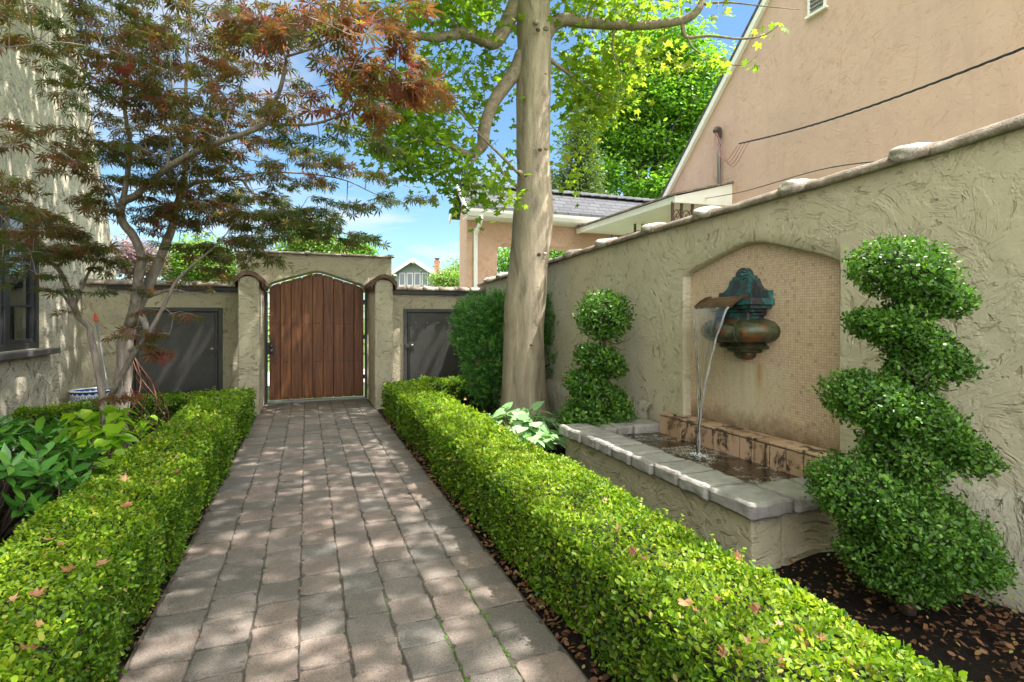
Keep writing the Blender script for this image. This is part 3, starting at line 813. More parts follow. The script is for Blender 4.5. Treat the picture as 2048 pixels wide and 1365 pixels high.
# ================================================================== STUCCO HOUSE ON THE LEFT
HX = -3.05
house = thing('stucco_house', 'cream stucco house wall with a dark framed window and tapering corner', 'house', (-3.4, 6, 0))
def left_house():
    wy0, wy1, wz0, wz1 = 6.1, 8.33, 1.0, 2.62
    polys = [[(-2, -.2), (wy0, -.2), (wy0, 7), (-2, 7)], [(wy0, -.2), (wy1, -.2), (wy1, wz0), (wy0, wz0)], [(wy0, wz1), (wy1, wz1), (wy1, 7), (wy0, 7)],
             [(wy1, -.2), (11.25, -.2), (11.18, 1.6), (11.0, 2.3), (10.45, 3.4), (9.9, 4.5), (9.25, 5.7), (8.9, 6.5), (8.7, 7), (wy1, 7)]]
    mb = MB()
    for p in polys: mb.prism(p, 'x', HX - .35, HX)
    mb.box(HX - 3.5, HX - .36, 3.5, 8.6, -.2, 7)if False else None
    mb.build('wall', M['stucco_house'], house)
    # dark room behind the window
    rm = MB()
    for f in ([0, 1, 2, 3],): pass
    rm.box(HX - 3.0, HX - 2.95, 4.5, 9, 0, 3.2); rm.box(HX - 2.95, HX - .36, 4.5, 4.55, 0, 3.2); rm.box(HX - 2.95, HX - .36, 8.95, 9, 0, 3.2); rm.box(HX - 2.95, HX - .36, 4.55, 8.95, 3.15, 3.2); rm.box(HX - 2.95, HX - .36, 4.55, 8.95, 0, .05)
    rm.build('room_interior', plain('dim_room_plaster', (.25, .22, .18), .9), house)
    fx = HX - .07
    fr = MB(); t = .055
    def bar(y0, y1, z0, z1, d=.06, o=0): fr.box(fx - d + o, fx + o, y0, y1, z0, z1)
    bar(wy0, wy1, wz0, wz0 + .07, .09, .02); bar(wy0, wy1, wz1 - t, wz1, .09, .02)
    bar(wy0, wy0 + t, wz0 + .07, wz1 - t, .09, .02); bar(wy1 - t, wy1, wz0 + .07, wz1 - t, .09, .02)
    mids = [6.83, 7.58]
    for y in mids: bar(y - .05, y + .05, wz0 + .07, wz1 - t, .08, .012)
    ed = [wy0 + t] + mids + [wy1 - t]
    for k in range(3):
        a = ed[k] + (.05 if k else 0); b = ed[k + 1] - (.05 if k < 2 else 0)
        for z in (wz0 + .07, wz1 - t - .05): bar(a, b, z, z + .05)
        for y in (a, b - .045): bar(y, y + .045, wz0 + .12, wz1 - t - .05)
        for z in (1.50, 2.02): bar(a + .045, b - .045, z, z + .028, .035, -.01)
    win = fr.build('window', M['black_metal'], house, bevel=.004)
    MB().box(fx - .042, fx - .036, wy0 + .05, wy1 - .05, wz0 + .06, wz1 - .05).build('pane', M['glass'], win)
    cu = MB().grid(lambda s, q: (HX - .34 + .025 * math.sin(s * 70), 6.9 + 1.38 * s, 1.03 + .55 * q), 120, 2)
    cu.build('curtain', plain('cream_curtain', (.42, .38, .30), .9), win, smooth=True)
    MB().box(HX - .05, HX + .115, wy0 - .3, wy1 + .16, wz0 - .075, wz0 - .004).build('sill', plain('dark_stone_sill', (.085, .075, .078), .5, 0, 12, .25), win, bevel=.008)
    v = MB(); vy, vz = 10.2, 2.42
    v.box(HX, HX + .03, vy - .1, vy + .1, vz - .12, vz + .12)
    for i in range(5): v.box(HX + .0305, HX + .04, vy - .075, vy + .075, vz - .09 + i * .038, vz - .07 + i * .038)
    v.build('vent', M['white'], house, bevel=.004)
left_house()
# ================================================================== FOUNTAIN
NX = WX + .078
fz = thing('wall_fountain', 'green copper wall fountain with stepped backplate and bulbous bowl on mosaic tiles', 'fountain', (NX, FY, 1.06))
def fountain():
    c = FY
    # stepped backplate
    half = [(.27, 1.50), (.27, 1.578), (.222, 1.582), (.185, 1.60), (.16, 1.63), (.145, 1.665), (.14, 1.68), (.118, 1.68), (.114, 1.703), (.088, 1.705), (.076, 1.712)]
    arc = [(.076 * math.cos(a), 1.712 + .062 * math.sin(a)) for a in np.linspace(.25, math.pi - .25, 13)]
    poly = [(c + a, z) for a, z in half] + [(c + a, z) for a, z in arc] + [(c - a, z) for a, z in half[::-1]]
    bp = MB().prism(poly, 'x', NX - .045, NX + .005).build('backplate', M['copper'], fz, bevel=.006)
    ro = MB()   # rosette: ring of petals round a boss
    ro.ball((NX - .047, c, 1.715), (.016, .02, .02), 2)
    for k in range(8):
        a = k * math.pi / 4
        ro.ball((NX - .047, c + .032 * math.cos(a), 1.715 + .032 * math.sin(a)), (.009, .013, .013), 1)
    ro.build('rosette', M['copper'], bp, smooth=True)
    # cornice shelf
    co = MB()
    co.box(NX - .235, NX + .004, c - .285, c + .285, 1.465, 1.515)
    co.box(NX - .205, NX + .003, c - .255, c + .255, 1.435, 1.4649)
    co.box(NX - .175, NX + .002, c - .21, c + .21, 1.41, 1.4349)
    co.build('cornice', M['copper'], fz, bevel=.006)
    # spout lip: a tilted tray whose front edge overhangs
    lp = MB()
    A = [(NX - .19, 1.535), (NX - .24, 1.522), (NX - .30, 1.495), (NX - .362, 1.452)]
    poly = A + [(x, z - .012) for x, z in A[::-1]]
    lp.prism(poly, 'y', c - .205, c + .195)
    for y in (c - .209, c + .1955):
        lp.prism([(NX - .19, 1.53), (NX - .19, 1.548), (NX - .24, 1.538), (NX - .30, 1.509), (NX - .362, 1.464), (NX - .362, 1.452), (NX - .30, 1.495), (NX - .24, 1.522)], 'y', y - .003, y + .0025)
    lp.build('spout_lip', M['copper_lip'], fz)
    nk = MB().box(NX - .17, NX + .001, c - .185, c + .185, 1.335, 1.4099)
    nk.box(NX - .14, NX + .0005, c - .215, c + .215, 1.385, 1.405)
    nk.build('neck', M['copper'], fz, bevel=.01)
    # bowl: faceted half bulb
    pr = [(.0, 1.345), (.16, 1.345), (.23, 1.338), (.30, 1.315), (.345, 1.278), (.355, 1.245), (.345, 1.205), (.30, 1.17), (.235, 1.152), (.20, 1.148)]
    def halflathe(mb, pr, sx, seg, flut=0):
        vs = []
        for r, z in pr:
            for k in range(seg + 1):
                a = math.pi * k / seg
                q = r * (1 - flut * (math.cos(a * 3 + math.pi / 2 * 0) ** 8))
                vs.append((NX - q * sx * math.sin(a), c + q * math.cos(a), z))
        m = seg + 1
        mb.add(vs, [(i * m + k, i * m + k + 1, (i + 1) * m + k + 1, (i + 1) * m + k) for i in range(len(pr) - 1) for k in range(seg)])
    bw = MB(); pr = [(r, z + .018) for r, z in pr]; halflathe(bw, pr, .97, 48, .045)
    b = bw.build('bowl', M['copper_bowl'], fz, smooth=True)
    for a in (math.pi / 3, 2 * math.pi / 3):
        sm = MB()
        for r, z in catmull([np.array(p) for p in pr[1:]], 4): sm.ball((NX - r * .97 * math.sin(a) * 1.005, c + r * math.cos(a) * 1.005, z), .0085, 1)
        sm.build('seam', M['copper_bowl'], b, smooth=True)
    rg = MB()
    halflathe(rg, [(0, 1.17), (.20, 1.169), (.215, 1.15), (.235, 1.135), (.225, 1.122), (.16, 1.12), (.165, 1.10), (.155, 1.09), (0, 1.088)], .85, 32)
    rg.build('foot_ring', M['copper_bowl'], fz, smooth=False)
    fn = MB(); halflathe(fn, [(.10, 1.089), (.105, 1.075), (.095, 1.05), (.06, 1.03), (.02, 1.022), (0, 1.02)], .85, 24)
    fn.build('finial', M['copper_bowl'], fz, smooth=True)
fountain()
# ---- basin
BX0, BY0, BY1, BZ = 2.30, 2.30, 4.60, .257
basin = thing('fountain_basin', 'raised stucco fountain basin edged with grey coping stones', 'basin', (2.75, 3.4, 0))
def build_basin():
    mb = MB(); t = .22
    mb.box(BX0, BX0 + t, BY0, BY1, -.2, BZ); mb.box(BX0 + t, WX - .012, BY0, BY0 + t, -.2, BZ); mb.box(BX0 + t, WX - .012, BY1 - t, BY1, -.2, BZ)
    mb.build('basin_wall', M['stucco_basin'], basin, bevel=.012)
    MB().box(BX0 + t + .001, WX - .02, BY0 + t + .001, BY1 - t - .001, -.1, .0).build('basin_floor', plain('dark_basin_floor', (.03, .02, .012), .7), basin)
    def stone(x0, x1, y0, y1, zo=0):
        nx, ny = max(2, int((x1 - x0) / .05)), max(2, int((y1 - y0) / .05))
        bm = bmesh.new(); bmesh.ops.create_cube(bm, size=1)
        bmesh.ops.bevel(bm, geom=bm.edges[:], offset=.06, segments=2, affect='EDGES')
        bmesh.ops.subdivide_edges(bm, edges=[e for e in bm.edges if e.calc_length() > .5], cuts=9, use_grid_fill=True)
        sx, sy, sz = x1 - x0 - .011, y1 - y0 - .011, .09
        sd = random.random() * 99
        vs = []
        for v in bm.verts:
            p = v.co.copy()
            # keep the rounding the same absolute size on every side
            q = [0, 0, 0]
            for k, s in enumerate((sx, sy, sz)):
                e = min(.010, s * .25); a = abs(p[k])
                d = (s / 2 - e) * min(a / .44, 1) + e * max(0, (a - .44) / .06); q[k] = math.copysign(d, p[k])
            w = Vector(((x0 + x1) / 2 + q[0], (y0 + y1) / 2 + q[1], BZ + .044 + zo + q[2]))
            w += Vector([.009 * mnoise.noise(Vector((w.x * 13 + sd + k * 9, w.y * 13, w.z * 13))) for k in range(3)])
            w += Vector([.0035 * mnoise.noise(Vector((w.x * 38 + sd + k * 9, w.y * 38, w.z * 38))) for k in range(3)])
            vs.append(w)
        fs = [tuple(v.index for v in f.verts) for f in bm.faces]; bm.free()
        MB().add(vs, fs).build('coping_stone', M['stone'], basin, smooth=True)
    ox = BX0 - .055
    ys = [BY0 - .055, 2.60, 2.88, 3.16, 3.43, 3.70, 3.96, 4.21, 4.44, BY1 + .05]
    for a, b in zip(ys[:-1], ys[1:]): stone(ox + random.uniform(-.006, .006), ox + .325, a, b, random.uniform(-.003, .003))
    for y0, y1 in ((BY0 - .055, BY0 + .27), (BY1 - .27, BY1 + .05)):
        xs = [ox + .327, 2.84, WX - .02] if y0 < 3 else [ox + .327, 2.72, 2.90, WX - .02]
        for a, b in zip(xs[:-1], xs[1:]): stone(a, b, y0 + random.uniform(-.005, .005), y1, random.uniform(-.003, .003))
    # tiled ledge along the foot of the niche
    lx0, lx1 = WX - .11, NX - .002
    la, lb = BY0 + .272, BY1 - .275
    a0 = la; tl = MB(); n = 12
    MB().box(lx0 + .012, lx1, la, lb, .0, NB - .006).build('ledge', plain('ledge_grout', (.20, .13, .09), .8, 0, 20, .3), basin)
    for i in range(n):
        a, b = la + (lb - la) * i / n + .005, la + (lb - la) * (i + 1) / n - .005
        k0 = len(tl.f); r = random.random(); tl.box(lx0, lx0 + .011, a, b, .225, NB - .016); tl.box(lx0, lx0 + .011, a, b, .05, .22); tl.t += [r] * (len(tl.f) - k0)
        if b > NY0 and a < NY1:
            k0 = len(tl.f); r = random.random(); tl.box(lx0 - .008, lx1 - .003, max(a, NY0 + .01), min(b, NY1 - .01), NB - .005, NB + .012); tl.t += [r] * (len(tl.f) - k0)
        else:
            k0 = len(tl.f); r = random.random(); tl.box(lx0 - .008, WX - .02, a, b, NB - .005, NB + .012); tl.t += [r] * (len(tl.f) - k0)
    tl.build('ledge_tiles', M['ledge'], basin, bevel=.004)
build_basin()
WZ = .268
pw = MB().grid(lambda s, t: (BX0 + .2 + (WX - BX0 - .3) * s, BY0 + .21 + (BY1 - BY0 - .42) * t, WZ + .004 * mnoise.noise(Vector((s * 6, t * 14, 0))) + .006 * math.exp(-(((s - .58) * .7) ** 2 + ((t - .49) * 1.9) ** 2) / .02) * math.cos(60 * math.hypot((s - .58) * .7, (t - .49) * 1.9))), 90, 170)
tag(pw.build('basin_water', M['pool'], smooth=True), kind='structure')
def water_jet():
    c = FY; y0, y1 = c - .195, c + .185
    ly, lx = 3.455, 2.90; ztop = 1.448; x_top = NX - .366
    nt, nw = 40, 22
    def pt(s, t):
        # s across 0..1, t down 0..1 (t ~ fall time): parabola forwards, sheet pulled together by surface tension
        z = ztop - (ztop - WZ) * t
        tt = math.sqrt(t)
        x = x_top - (x_top - lx) * tt
        k = max(0, 1 - t / .8) ** 1.6 * .94 + .06 * (1 - .4 * t)
        yy = ly + ((y0 + (y1 - y0) * s) - ly) * k
        wob = .006 * mnoise.noise(Vector((s * 5, t * 7, 1)))
        return np.array((x + wob, yy + wob * .5, z))
    th = lambda s, t: .0012 + .0055 * (abs(2 * s - 1) ** 6) + .007 * t ** 2
    vs = []; m = nw + 1
    for sd in (1, -1):
        for j in range(nt + 1):
            for i in range(nw + 1):
                p = pt(i / nw, j / nt); vs.append((p[0] + sd * th(i / nw, j / nt), p[1], p[2]))
    o = (nt + 1) * m; fs = []
    for j in range(nt):
        for i in range(nw):
            a = j * m + i; fs.append((a, a + 1, a + m + 1, a + m)); fs.append((o + a, o + a + m, o + a + m + 1, o + a + 1))
        for i in (0, nw): a = j * m + i; fs.append((a, a + m, o + a + m, o + a))
    for j in (0, nt):
        for i in range(nw): a = j * m + i; fs.append((a, a + 1, o + a + 1, o + a))
    # thick bright ropes along both edges
    jet = thing('water_stream', 'clear sheet of falling water pouring from the copper spout into the basin', 'water', (lx, ly, WZ))
    MB().add(vs, fs).build('water_sheet', M['jet'], jet, smooth=True)
    for s in (0, .3, .62, 1):  # thin inner ropes are added streaks standing for highlights on the sheet
        pts = [pt(s, t) + np.array((0, .004 * math.sin(t * 40 + s), 0)) for t in np.linspace(.0, 1, 34)]
        rad = [(.0072 if s in (0, 1) else .0016) + .0045 * (1 if s in (0, 1) else .4) * abs(mnoise.noise(Vector((t * 13, s, 0)))) for t in np.linspace(0, 1, 34)]
        MB().tube(pts, rad, 8, 2).build('water_rope', M['rope'], jet, smooth=True)
    sp = MB()
    for k in range(260):
        a = random.uniform(0, 6.28); r = abs(random.gauss(0, .055)); q = random.uniform(.002, .007) * (1 - min(r, .1) * 4)
        sp.ball((lx + r * math.cos(a), ly + r * math.sin(a) * 1.3, WZ + .004 + max(0, .035 - r * .5) * random.random()), (q, q, q * .7), 1)
    tag(sp.build('splash', M['foam'], jet, smooth=True), kind='stuff')
water_jet()
RIGHT = np.array((CS, -SN, 0)); FWD = np.array((SN, CS, 0)); UP = np.array((0, 0, 1.))
S_DIR = Vector((.435, -.15, .888)).normalized()
# ================================================================== HEDGES
def und(x, y):
    return .013 * np.sin(x * 5.1 + y * 2.3) + .017 * np.sin(y * 3.7 - x * 2) + .010 * np.sin(y * 11 + x * 7) + .006 * np.sin(y * 27 + x * 19)
def lod(D): return .0215 * np.maximum(1, D / 3.0) ** .85
def hedge(label, x0, x1, y0, y1, h, faces='tfblr', rot=0, pivot=None, warm=0., name='boxwood_hedge', cover=2.7):
    """clipped hedge: faces t top, f front (-y), b back, l (-x), r (+x)"""
    cx, cy = (x0 + x1) / 2, (y0 + y1) / 2
    if pivot: cx, cy = pivot
    root = thing(name, label, 'hedge', (cx, cy, 0), 'clipped boxwood hedges along the path')
    cr, sr = math.cos(rot), math.sin(rot)
    def place(P):
        P = P.copy(); X, Y = P[:, 0] - cx, P[:, 1] - cy
        P[:, 0] = cx + X * cr - Y * sr; P[:, 1] = cy + X * sr + Y * cr; return P
    Ps, Ns, Fx = [], [], []
    lx, ly = x1 - x0, y1 - y0
    spec = {'t': (lx * ly, (0, 0, 1)), 'f': (lx * h, (0, -1, 0)), 'b': (lx * h, (0, 1, 0)), 'l': (ly * h, (-1, 0, 0)), 'r': (ly * h, (1, 0, 0))}
    for k in faces:
        A, nn = spec[k]
        n = int(A * cover / (.5 * .0215 ** 2))
        a, b = rng.random(n), rng.random(n)
        if k == 't': P = np.stack([x0 + lx * a, y0 + ly * b, np.full(n, h)], 1)
        elif k in 'fb': P = np.stack([x0 + lx * a, np.full(n, y0 if k == 'f' else y1), h * b], 1)
        else: P = np.stack([np.full(n, x0 if k == 'l' else x1), y0 + ly * a, h * b], 1)
        D = np.maximum(depth(place(P)), .8)
        s = lod(D)
        keep = rng.random(n) < (.0215 / s) ** 2
        P = P[keep]; n = len(P)
        N = np.tile(np.array(nn, float), (n, 1))
        # rounded shoulders
        e = .045
        dx = np.minimum(P[:, 0] - x0, x1 - P[:, 0]); dy = np.minimum(P[:, 1] - y0, y1 - P[:, 1]); dz = h - P[:, 2]
        u_ = und(P[:, 0], P[:, 1])
        inn = rng.random(n) ** 2.0 * .055
        top = rng.random(n) < .035
        inn = np.where(top, -rng.random(n) * .03, inn)
        inn -= u_ * 1.0
        if k == 't':
            inn += np.clip(e - dx, 0, e) ** 2 / e * .9 + np.clip(e - dy, 0, e) ** 2 / e * .9
        else:
            inn += np.clip(e - dz, 0, e) ** 2 / e * .9
            inn += np.clip(.12 - P[:, 2], 0, .12) * .12
        P = P - N * inn[:, None]
        Ps.append(P); Ns.append(N); Fx.append(np.full(n, 1.0 if k == 't' else 0.0))
    P = np.concatenate(Ps); N = np.concatenate(Ns); ft = np.concatenate(Fx)
    # thin woody patches on the clipped sides
    thin = np.sin(P[:, 0] * 13 + P[:, 1] * 8.3) * np.sin(P[:, 2] * 17 + P[:, 1] * 5.1) + .6 * np.sin(P[:, 1] * 23 + P[:, 2] * 29)
    ok = (ft > .5) | (rng.random(len(P)) < np.clip(1.15 - .45 * np.clip(thin, 0, 2), .3, 1))
    P, N, ft = P[ok], N[ok], ft[ok]
    Pw = place(P); n = len(P)
    Nw = N.copy(); Nw[:, 0] = N[:, 0] * cr - N[:, 1] * sr; Nw[:, 1] = N[:, 0] * sr + N[:, 1] * cr
    T = unit(Nw * .55 + rnd(n) * .8 + np.array((0, 0, .25)))
    NN = unit(Nw * .75 + rnd(n) * .8)
    s = lod(np.maximum(depth(Pw), .8)) * rng.uniform(.55, 1.3, n)
    pat = .5 + .5 * np.sin(Pw[:, 0] * 9 + 3 * np.sin(Pw[:, 1] * 4)) * np.sin(Pw[:, 1] * 7 + 2)
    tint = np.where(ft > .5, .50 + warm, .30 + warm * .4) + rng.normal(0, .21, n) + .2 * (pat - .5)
    tint = np.where(rng.random(n) < .03, rng.uniform(.95, 1.0, n), np.minimum(tint, .94))
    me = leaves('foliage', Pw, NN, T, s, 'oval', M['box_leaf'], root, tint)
    # young shoots standing proud of the clipped top
    m = int(lx * ly * 42); q0 = place(np.stack([x0 + lx * rng.random(m), y0 + ly * rng.random(m), np.full(m, h - .01)], 1)); ax = unit(UP + rng.normal(0, .25, (m, 3)))
    k8 = 9; tt = np.linspace(.15, 1, k8); Ls = rng.uniform(.025, .075, m)
    PP = (q0[:, None] + ax[:, None] * (Ls[:, None] * tt)[..., None]).reshape(-1, 3); AX = np.repeat(ax, k8, 0); r_ = rnd(len(PP))
    TTs = unit(AX * .6 + unit(np.cross(AX, r_)))
    if ly > 1: leaves('young_shoots', PP, unit(AX + .6 * r_), TTs, lod(np.maximum(depth(PP), .8)) * rng.uniform(.5, .95, len(PP)), 'oval', M['box_leaf'], root, np.clip(rng.normal(.72, .15, len(PP)), 0, .95))
    # bare brown twigs showing through the clipped sides
    m = int((lx + ly) * 220) if ly > 1 else 0
    u1 = rng.random(m); sd_ = rng.random(m) < .6
    q0 = place(np.stack([np.where(sd_, rng.choice([x0 + .012, x1 - .012], m), x0 + lx * u1), np.where(sd_, y0 + ly * u1, y0 + .012), h * rng.random(m) * .9], 1))
    if m: leaves('twigs', q0, rnd(m), unit(UP * .9 + rng.normal(0, .5, (m, 3))), rng.uniform(.02, .05, m), 'needle', M['twig'], root)
    # dark twiggy inside
    q = .05
    mb = MB(); cs = [(x0 + q, y0 + q), (x1 - q, y0 + q), (x1 - q, y1 - q), (x0 + q, y1 - q)]
    arr = place(np.array([(x, y, 0) for x, y in cs]))
    mb.prism([(p[0], p[1]) for p in arr], 'z', .03, h - q - .01)
    mb.build('twig_core', M['soil_dark'], root)
    return root
hedge('long low clipped hedge between the path and the fountain basin', 1.045, 1.615, .35, 7.95, .42, 'tflr', warm=.17)
hedge('long low clipped hedge along the left side of the path', -1.195, -.665, .75, 7.95, .42, 'tflr', warm=.10)
hedge('short clipped hedge in front of the right metal door', 1.62, 2.72, 8.0, 8.42, .41, 'tflr')
hedge('short dark clipped hedge behind the maple under the left metal door', -3.0, -1.15, 7.62, 8.02, .40, 'tflr', rot=R(22), pivot=(-1.2, 7.85))
# ================================================================== TOPIARY
def blob_leaves(c, a, b, cz, tilt, D, cover=2.3, yaw=0):
    """points on the surface of an ellipsoid whose long axis (to the camera's right) drops by tilt"""
    area = 4 * math.pi * ((a * b) ** 1.6 / 3 + (a * cz) ** 1.6 / 3 + (b * cz) ** 1.6 / 3) ** (1 / 1.6)
    s = float(lod(np.array(D))) * (.98 if D < 4 else 1.1)
    n = int(area * cover / (.5 * s * s))
    q = rnd(n)
    ex = math.cos(tilt) * RIGHT - math.sin(tilt) * UP; ez = math.sin(tilt) * RIGHT + math.cos(tilt) * UP; ey = FWD
    rr = 1 - rng.random(n) ** 1.5 * .34 + .05 * np.sin(q[:, 0] * 7 + c[0] * 9) * np.sin(q[:, 2] * 8 + q[:, 1] * 5) + np.where(rng.random(n) < .13, rng.random(n) * .20, 0) + .07 * np.sin(q[:, 1] * 11 + q[:, 0] * 6 + c[2] * 20) + .06 * np.sin(q[:, 0] * 17 + q[:, 2] * 13 + c[2] * 31)
    P = np.array(c) + (q[:, 0] * a * rr)[:, None] * ex + (q[:, 1] * b * rr)[:, None] * ey + (q[:, 2] * cz * rr)[:, None] * ez
    N = unit((q[:, 0] / a)[:, None] * ex + (q[:, 1] / b)[:, None] * ey + (q[:, 2] / cz)[:, None] * ez)
    return P, N, np.full(n, s)
def topiary(name, label, base, blobs, stem):
    root = thing(name, label, 'topiary', base, 'spiral box topiaries beside the fountain')
    Ps, Ns, Ss = [], [], []
    core = MB()
    for (u, v, ra, rb, rc, tilt, D) in blobs:
        c = W(u, v, D); k = D / F * (.92 if D < 4 else .96)
        P, N, s = blob_leaves(c, ra * k, rb * k, rc * k, R(tilt), D)
        Ps.append(P); Ns.append(N); Ss.append(s)
        ex = math.cos(R(tilt)) * RIGHT - math.sin(R(tilt)) * UP; ez = math.sin(R(tilt)) * RIGHT + math.cos(R(tilt)) * UP
        t = MB().ball((0, 0, 0), 1, 3)
        core = MB(); core.add([np.array(c) + p[0] * ra * k * .66 * ex + p[1] * rb * k * .66 * FWD + p[2] * rc * k * .62 * ez for p in t.v], t.f); core.build('twig_core', M['soil_dark'], root, smooth=True)
    P = np.concatenate(Ps); N = np.concatenate(Ns); s = np.concatenate(Ss); n = len(P)
    T = unit(N * .6 + rnd(n) * .8 + UP * .3)
    tint = .45 + rng.normal(0, .24, n) + .16 * np.sin(P[:, 0] * 23 + P[:, 2] * 17) * np.sin(P[:, 1] * 21 + P[:, 2] * 9)
    leaves('foliage', P, unit(N * .7 + rnd(n) * .85), T, s * rng.uniform(.6, 1.3, n), 'oval', M['topiary_leaf'], root, tint)
    st = MB().tube([W(u, v, D) for u, v, D in stem], [.035, .03, .025, .022, .018][:len(stem)], 8, 4)
    # short bare twigs in the gaps between the tiers
    for (u, v, D) in stem[1:-1]:
        for k in range(16):
            p = np.array(W(u, v, D)) + rng.normal(0, .05, 3); d = rnd(1)[0] * np.array((1, 1, .7)); st.tube([p, p + d * .09, p + d * .16 + UP * .04], [.005, .003, .002], 4, 2)
    st.build('stem', M['dark_bark'], root, smooth=True)
    return root
D1 = 5.52
topiary('spiral_topiary', 'small spiral topiary with a round ball top beyond the basin end', W(1195, 905, D1).to_tuple()[:2] + (0,),
        [(1208, 633, 54, 54, 51, 0, D1), (1202, 722, 55, 56, 29, 22, D1), (1176, 768, 44, 52, 30, 12, D1), (1203, 806, 66, 70, 42, 24, D1), (1190, 842, 76, 78, 36, 8, D1)],
        [(1195, 905, D1), (1200, 830, D1), (1206, 755, D1), (1209, 685, D1), (1208, 640, D1)])
D2 = 2.52
topiary('spiral_topiary', 'large dark spiral topiary against the wall at the near end of the basin', W(1815, 1215, D2).to_tuple()[:2] + (0,),
        [(1798, 540, 100, 88, 66, 6, D2), (1862, 592, 78, 74, 40, 22, D2), (1818, 628, 50, 50, 38, 5, D2), (1768, 652, 76, 75, 34, 8, D2), (1822, 682, 78, 75, 42, 18, D2), (1866, 720, 78, 76, 38, 22, D2), (1826, 748, 58, 58, 46, 20, D2),
         (1738, 802, 92, 95, 60, 16, D2), (1815, 838, 108, 104, 64, 24, D2), (1885, 888, 98, 95, 46, 30, D2), (1806, 915, 88, 86, 50, 24, D2), (1722, 985, 102, 110, 72, 18, D2), (1820, 1050, 155, 148, 96, 26, D2 - .02), (1888, 1092, 116, 112, 64, 28, D2), (1790, 1118, 112, 112, 72, 16, D2)],
        [(1815, 1225, D2), (1815, 1000, D2), (1822, 930, D2), (1812, 760, D2), (1815, 600, D2)])
# ================================================================== YEW BEHIND THE TRUNK
def yew():
    root = thing('yew_shrub', 'dark feathery yew shrub growing behind the pale tree trunk', 'shrub', (2.55, 7.5, 0))
    lobes = [(955, 660, 46, 60, 7.6), (985, 720, 52, 62, 7.55), (1010, 650, 45, 50, 7.9), (1060, 690, 55, 65, 8.0), (1108, 648, 36, 48, 7.7), (1100, 710, 24, 40, 7.6), (950, 640, 30, 32, 7.5), (985, 770, 40, 40, 7.6), (1040, 620, 50, 28, 7.9), (1080, 615, 40, 25, 7.8), (995, 612, 22, 22, 7.6)]
    Ps, Ns = [], []
    for (u, v, ru, rv, D) in lobes:
        c = np.array(W(u, v, D)); k = D / F
        n = int(ru * rv * .24)
        q = rnd(n); r = (.55 + .5 * rng.random(n) ** .6)[:, None]
        Ps.append(c + q * r * np.array((ru * k, ru * k * .9, rv * k))); Ns.append(unit(q + UP * .7 + rnd(n) * .35))
    S = np.concatenate(Ps); A = np.concatenate(Ns); n = len(S)
    m = 24; t = np.linspace(0, 1, m)
    L = rng.uniform(.07, .17, n)
    P = (S[:, None, :] + A[:, None, :] * (L[:, None] * t[None, :])[:, :, None]).reshape(-1, 3)
    AA = np.repeat(A, m, 0); k = len(P)
    T = unit(AA * .7 + unit(np.cross(AA, rnd(k))))
    tint = np.repeat(rng.normal(.35, .16, n), m) + np.tile(t, n) * .35 + rng.normal(0, .08, k)
    leaves('foliage', P, unit(np.cross(T, rnd(k))), T, rng.uniform(.026, .046, k), 'sprig', M['yew_leaf'], root, tint)
    st = MB()
    for (u, v, ru, rv, D) in lobes:
        st.tube([(2.5, 7.6, -.05), (2.5 + random.uniform(-.1, .1), 7.6, .4), W(u, v + rv * .5, D), W(u, v - rv * .4, D)], [.04, .03, .018, .006], 6, 4)
    st.build('stems', M['dark_bark'], root, smooth=True)
yew()
# ================================================================== BROAD-LEAVED PLANTS
def spread_plant(name, label, cat, centre, n, rad, h, size, kind, mat, up=.45, stems=True, lobes=None):
    root = thing(name, label, cat, (centre[0], centre[1], 0))
    P = []; T = []; N = []
    mb = MB()
    for i in range(n):
        a = random.uniform(0, 6.283); r = math.sqrt(random.random()) * rad[0]
        zz = h * (1 - .55 * (r / rad[0]) ** 2) * random.uniform(.72, 1.0) if random.random() < .75 else h * random.uniform(.25, .7)
        p = np.array((centre[0] + r * math.cos(a), centre[1] + r * rad[1] / rad[0] * math.sin(a), zz))
        out = np.array((math.cos(a), math.sin(a), 0)) + rng.normal(0, .55, 3) * (1, 1, .2)
        T.append(out + UP * random.uniform(-.35, .25)); N.append(UP + out * up * random.uniform(0, 1) + rng.normal(0, .25, 3)); P.append(p)
        if stems and i % 2 == 0:
            b = np.array((centre[0] + r * .45 * math.cos(a), centre[1] + r * .45 * math.sin(a), 0.0))
            mb.tube([b, (b + p) / 2 + UP * .06, p], [.006, .005, .0035], 5, 3)
    leaves('leaves', P, N, T, np.array([random.uniform(*size) for _ in range(n)]), kind, mat, root)
    if stems: mb.build('stems', plain('green_brown_stem', (.10, .085, .03), .7), root, smooth=True)
    return root
spread_plant('silver_leaf_plant', 'clump of pale silvery green heart leaves at the foot of the tree', 'plant', (2.02, 5.12), 210, (.45, .55), .47, (.12, .18), 'heart', M['hosta_leaf'], .9)
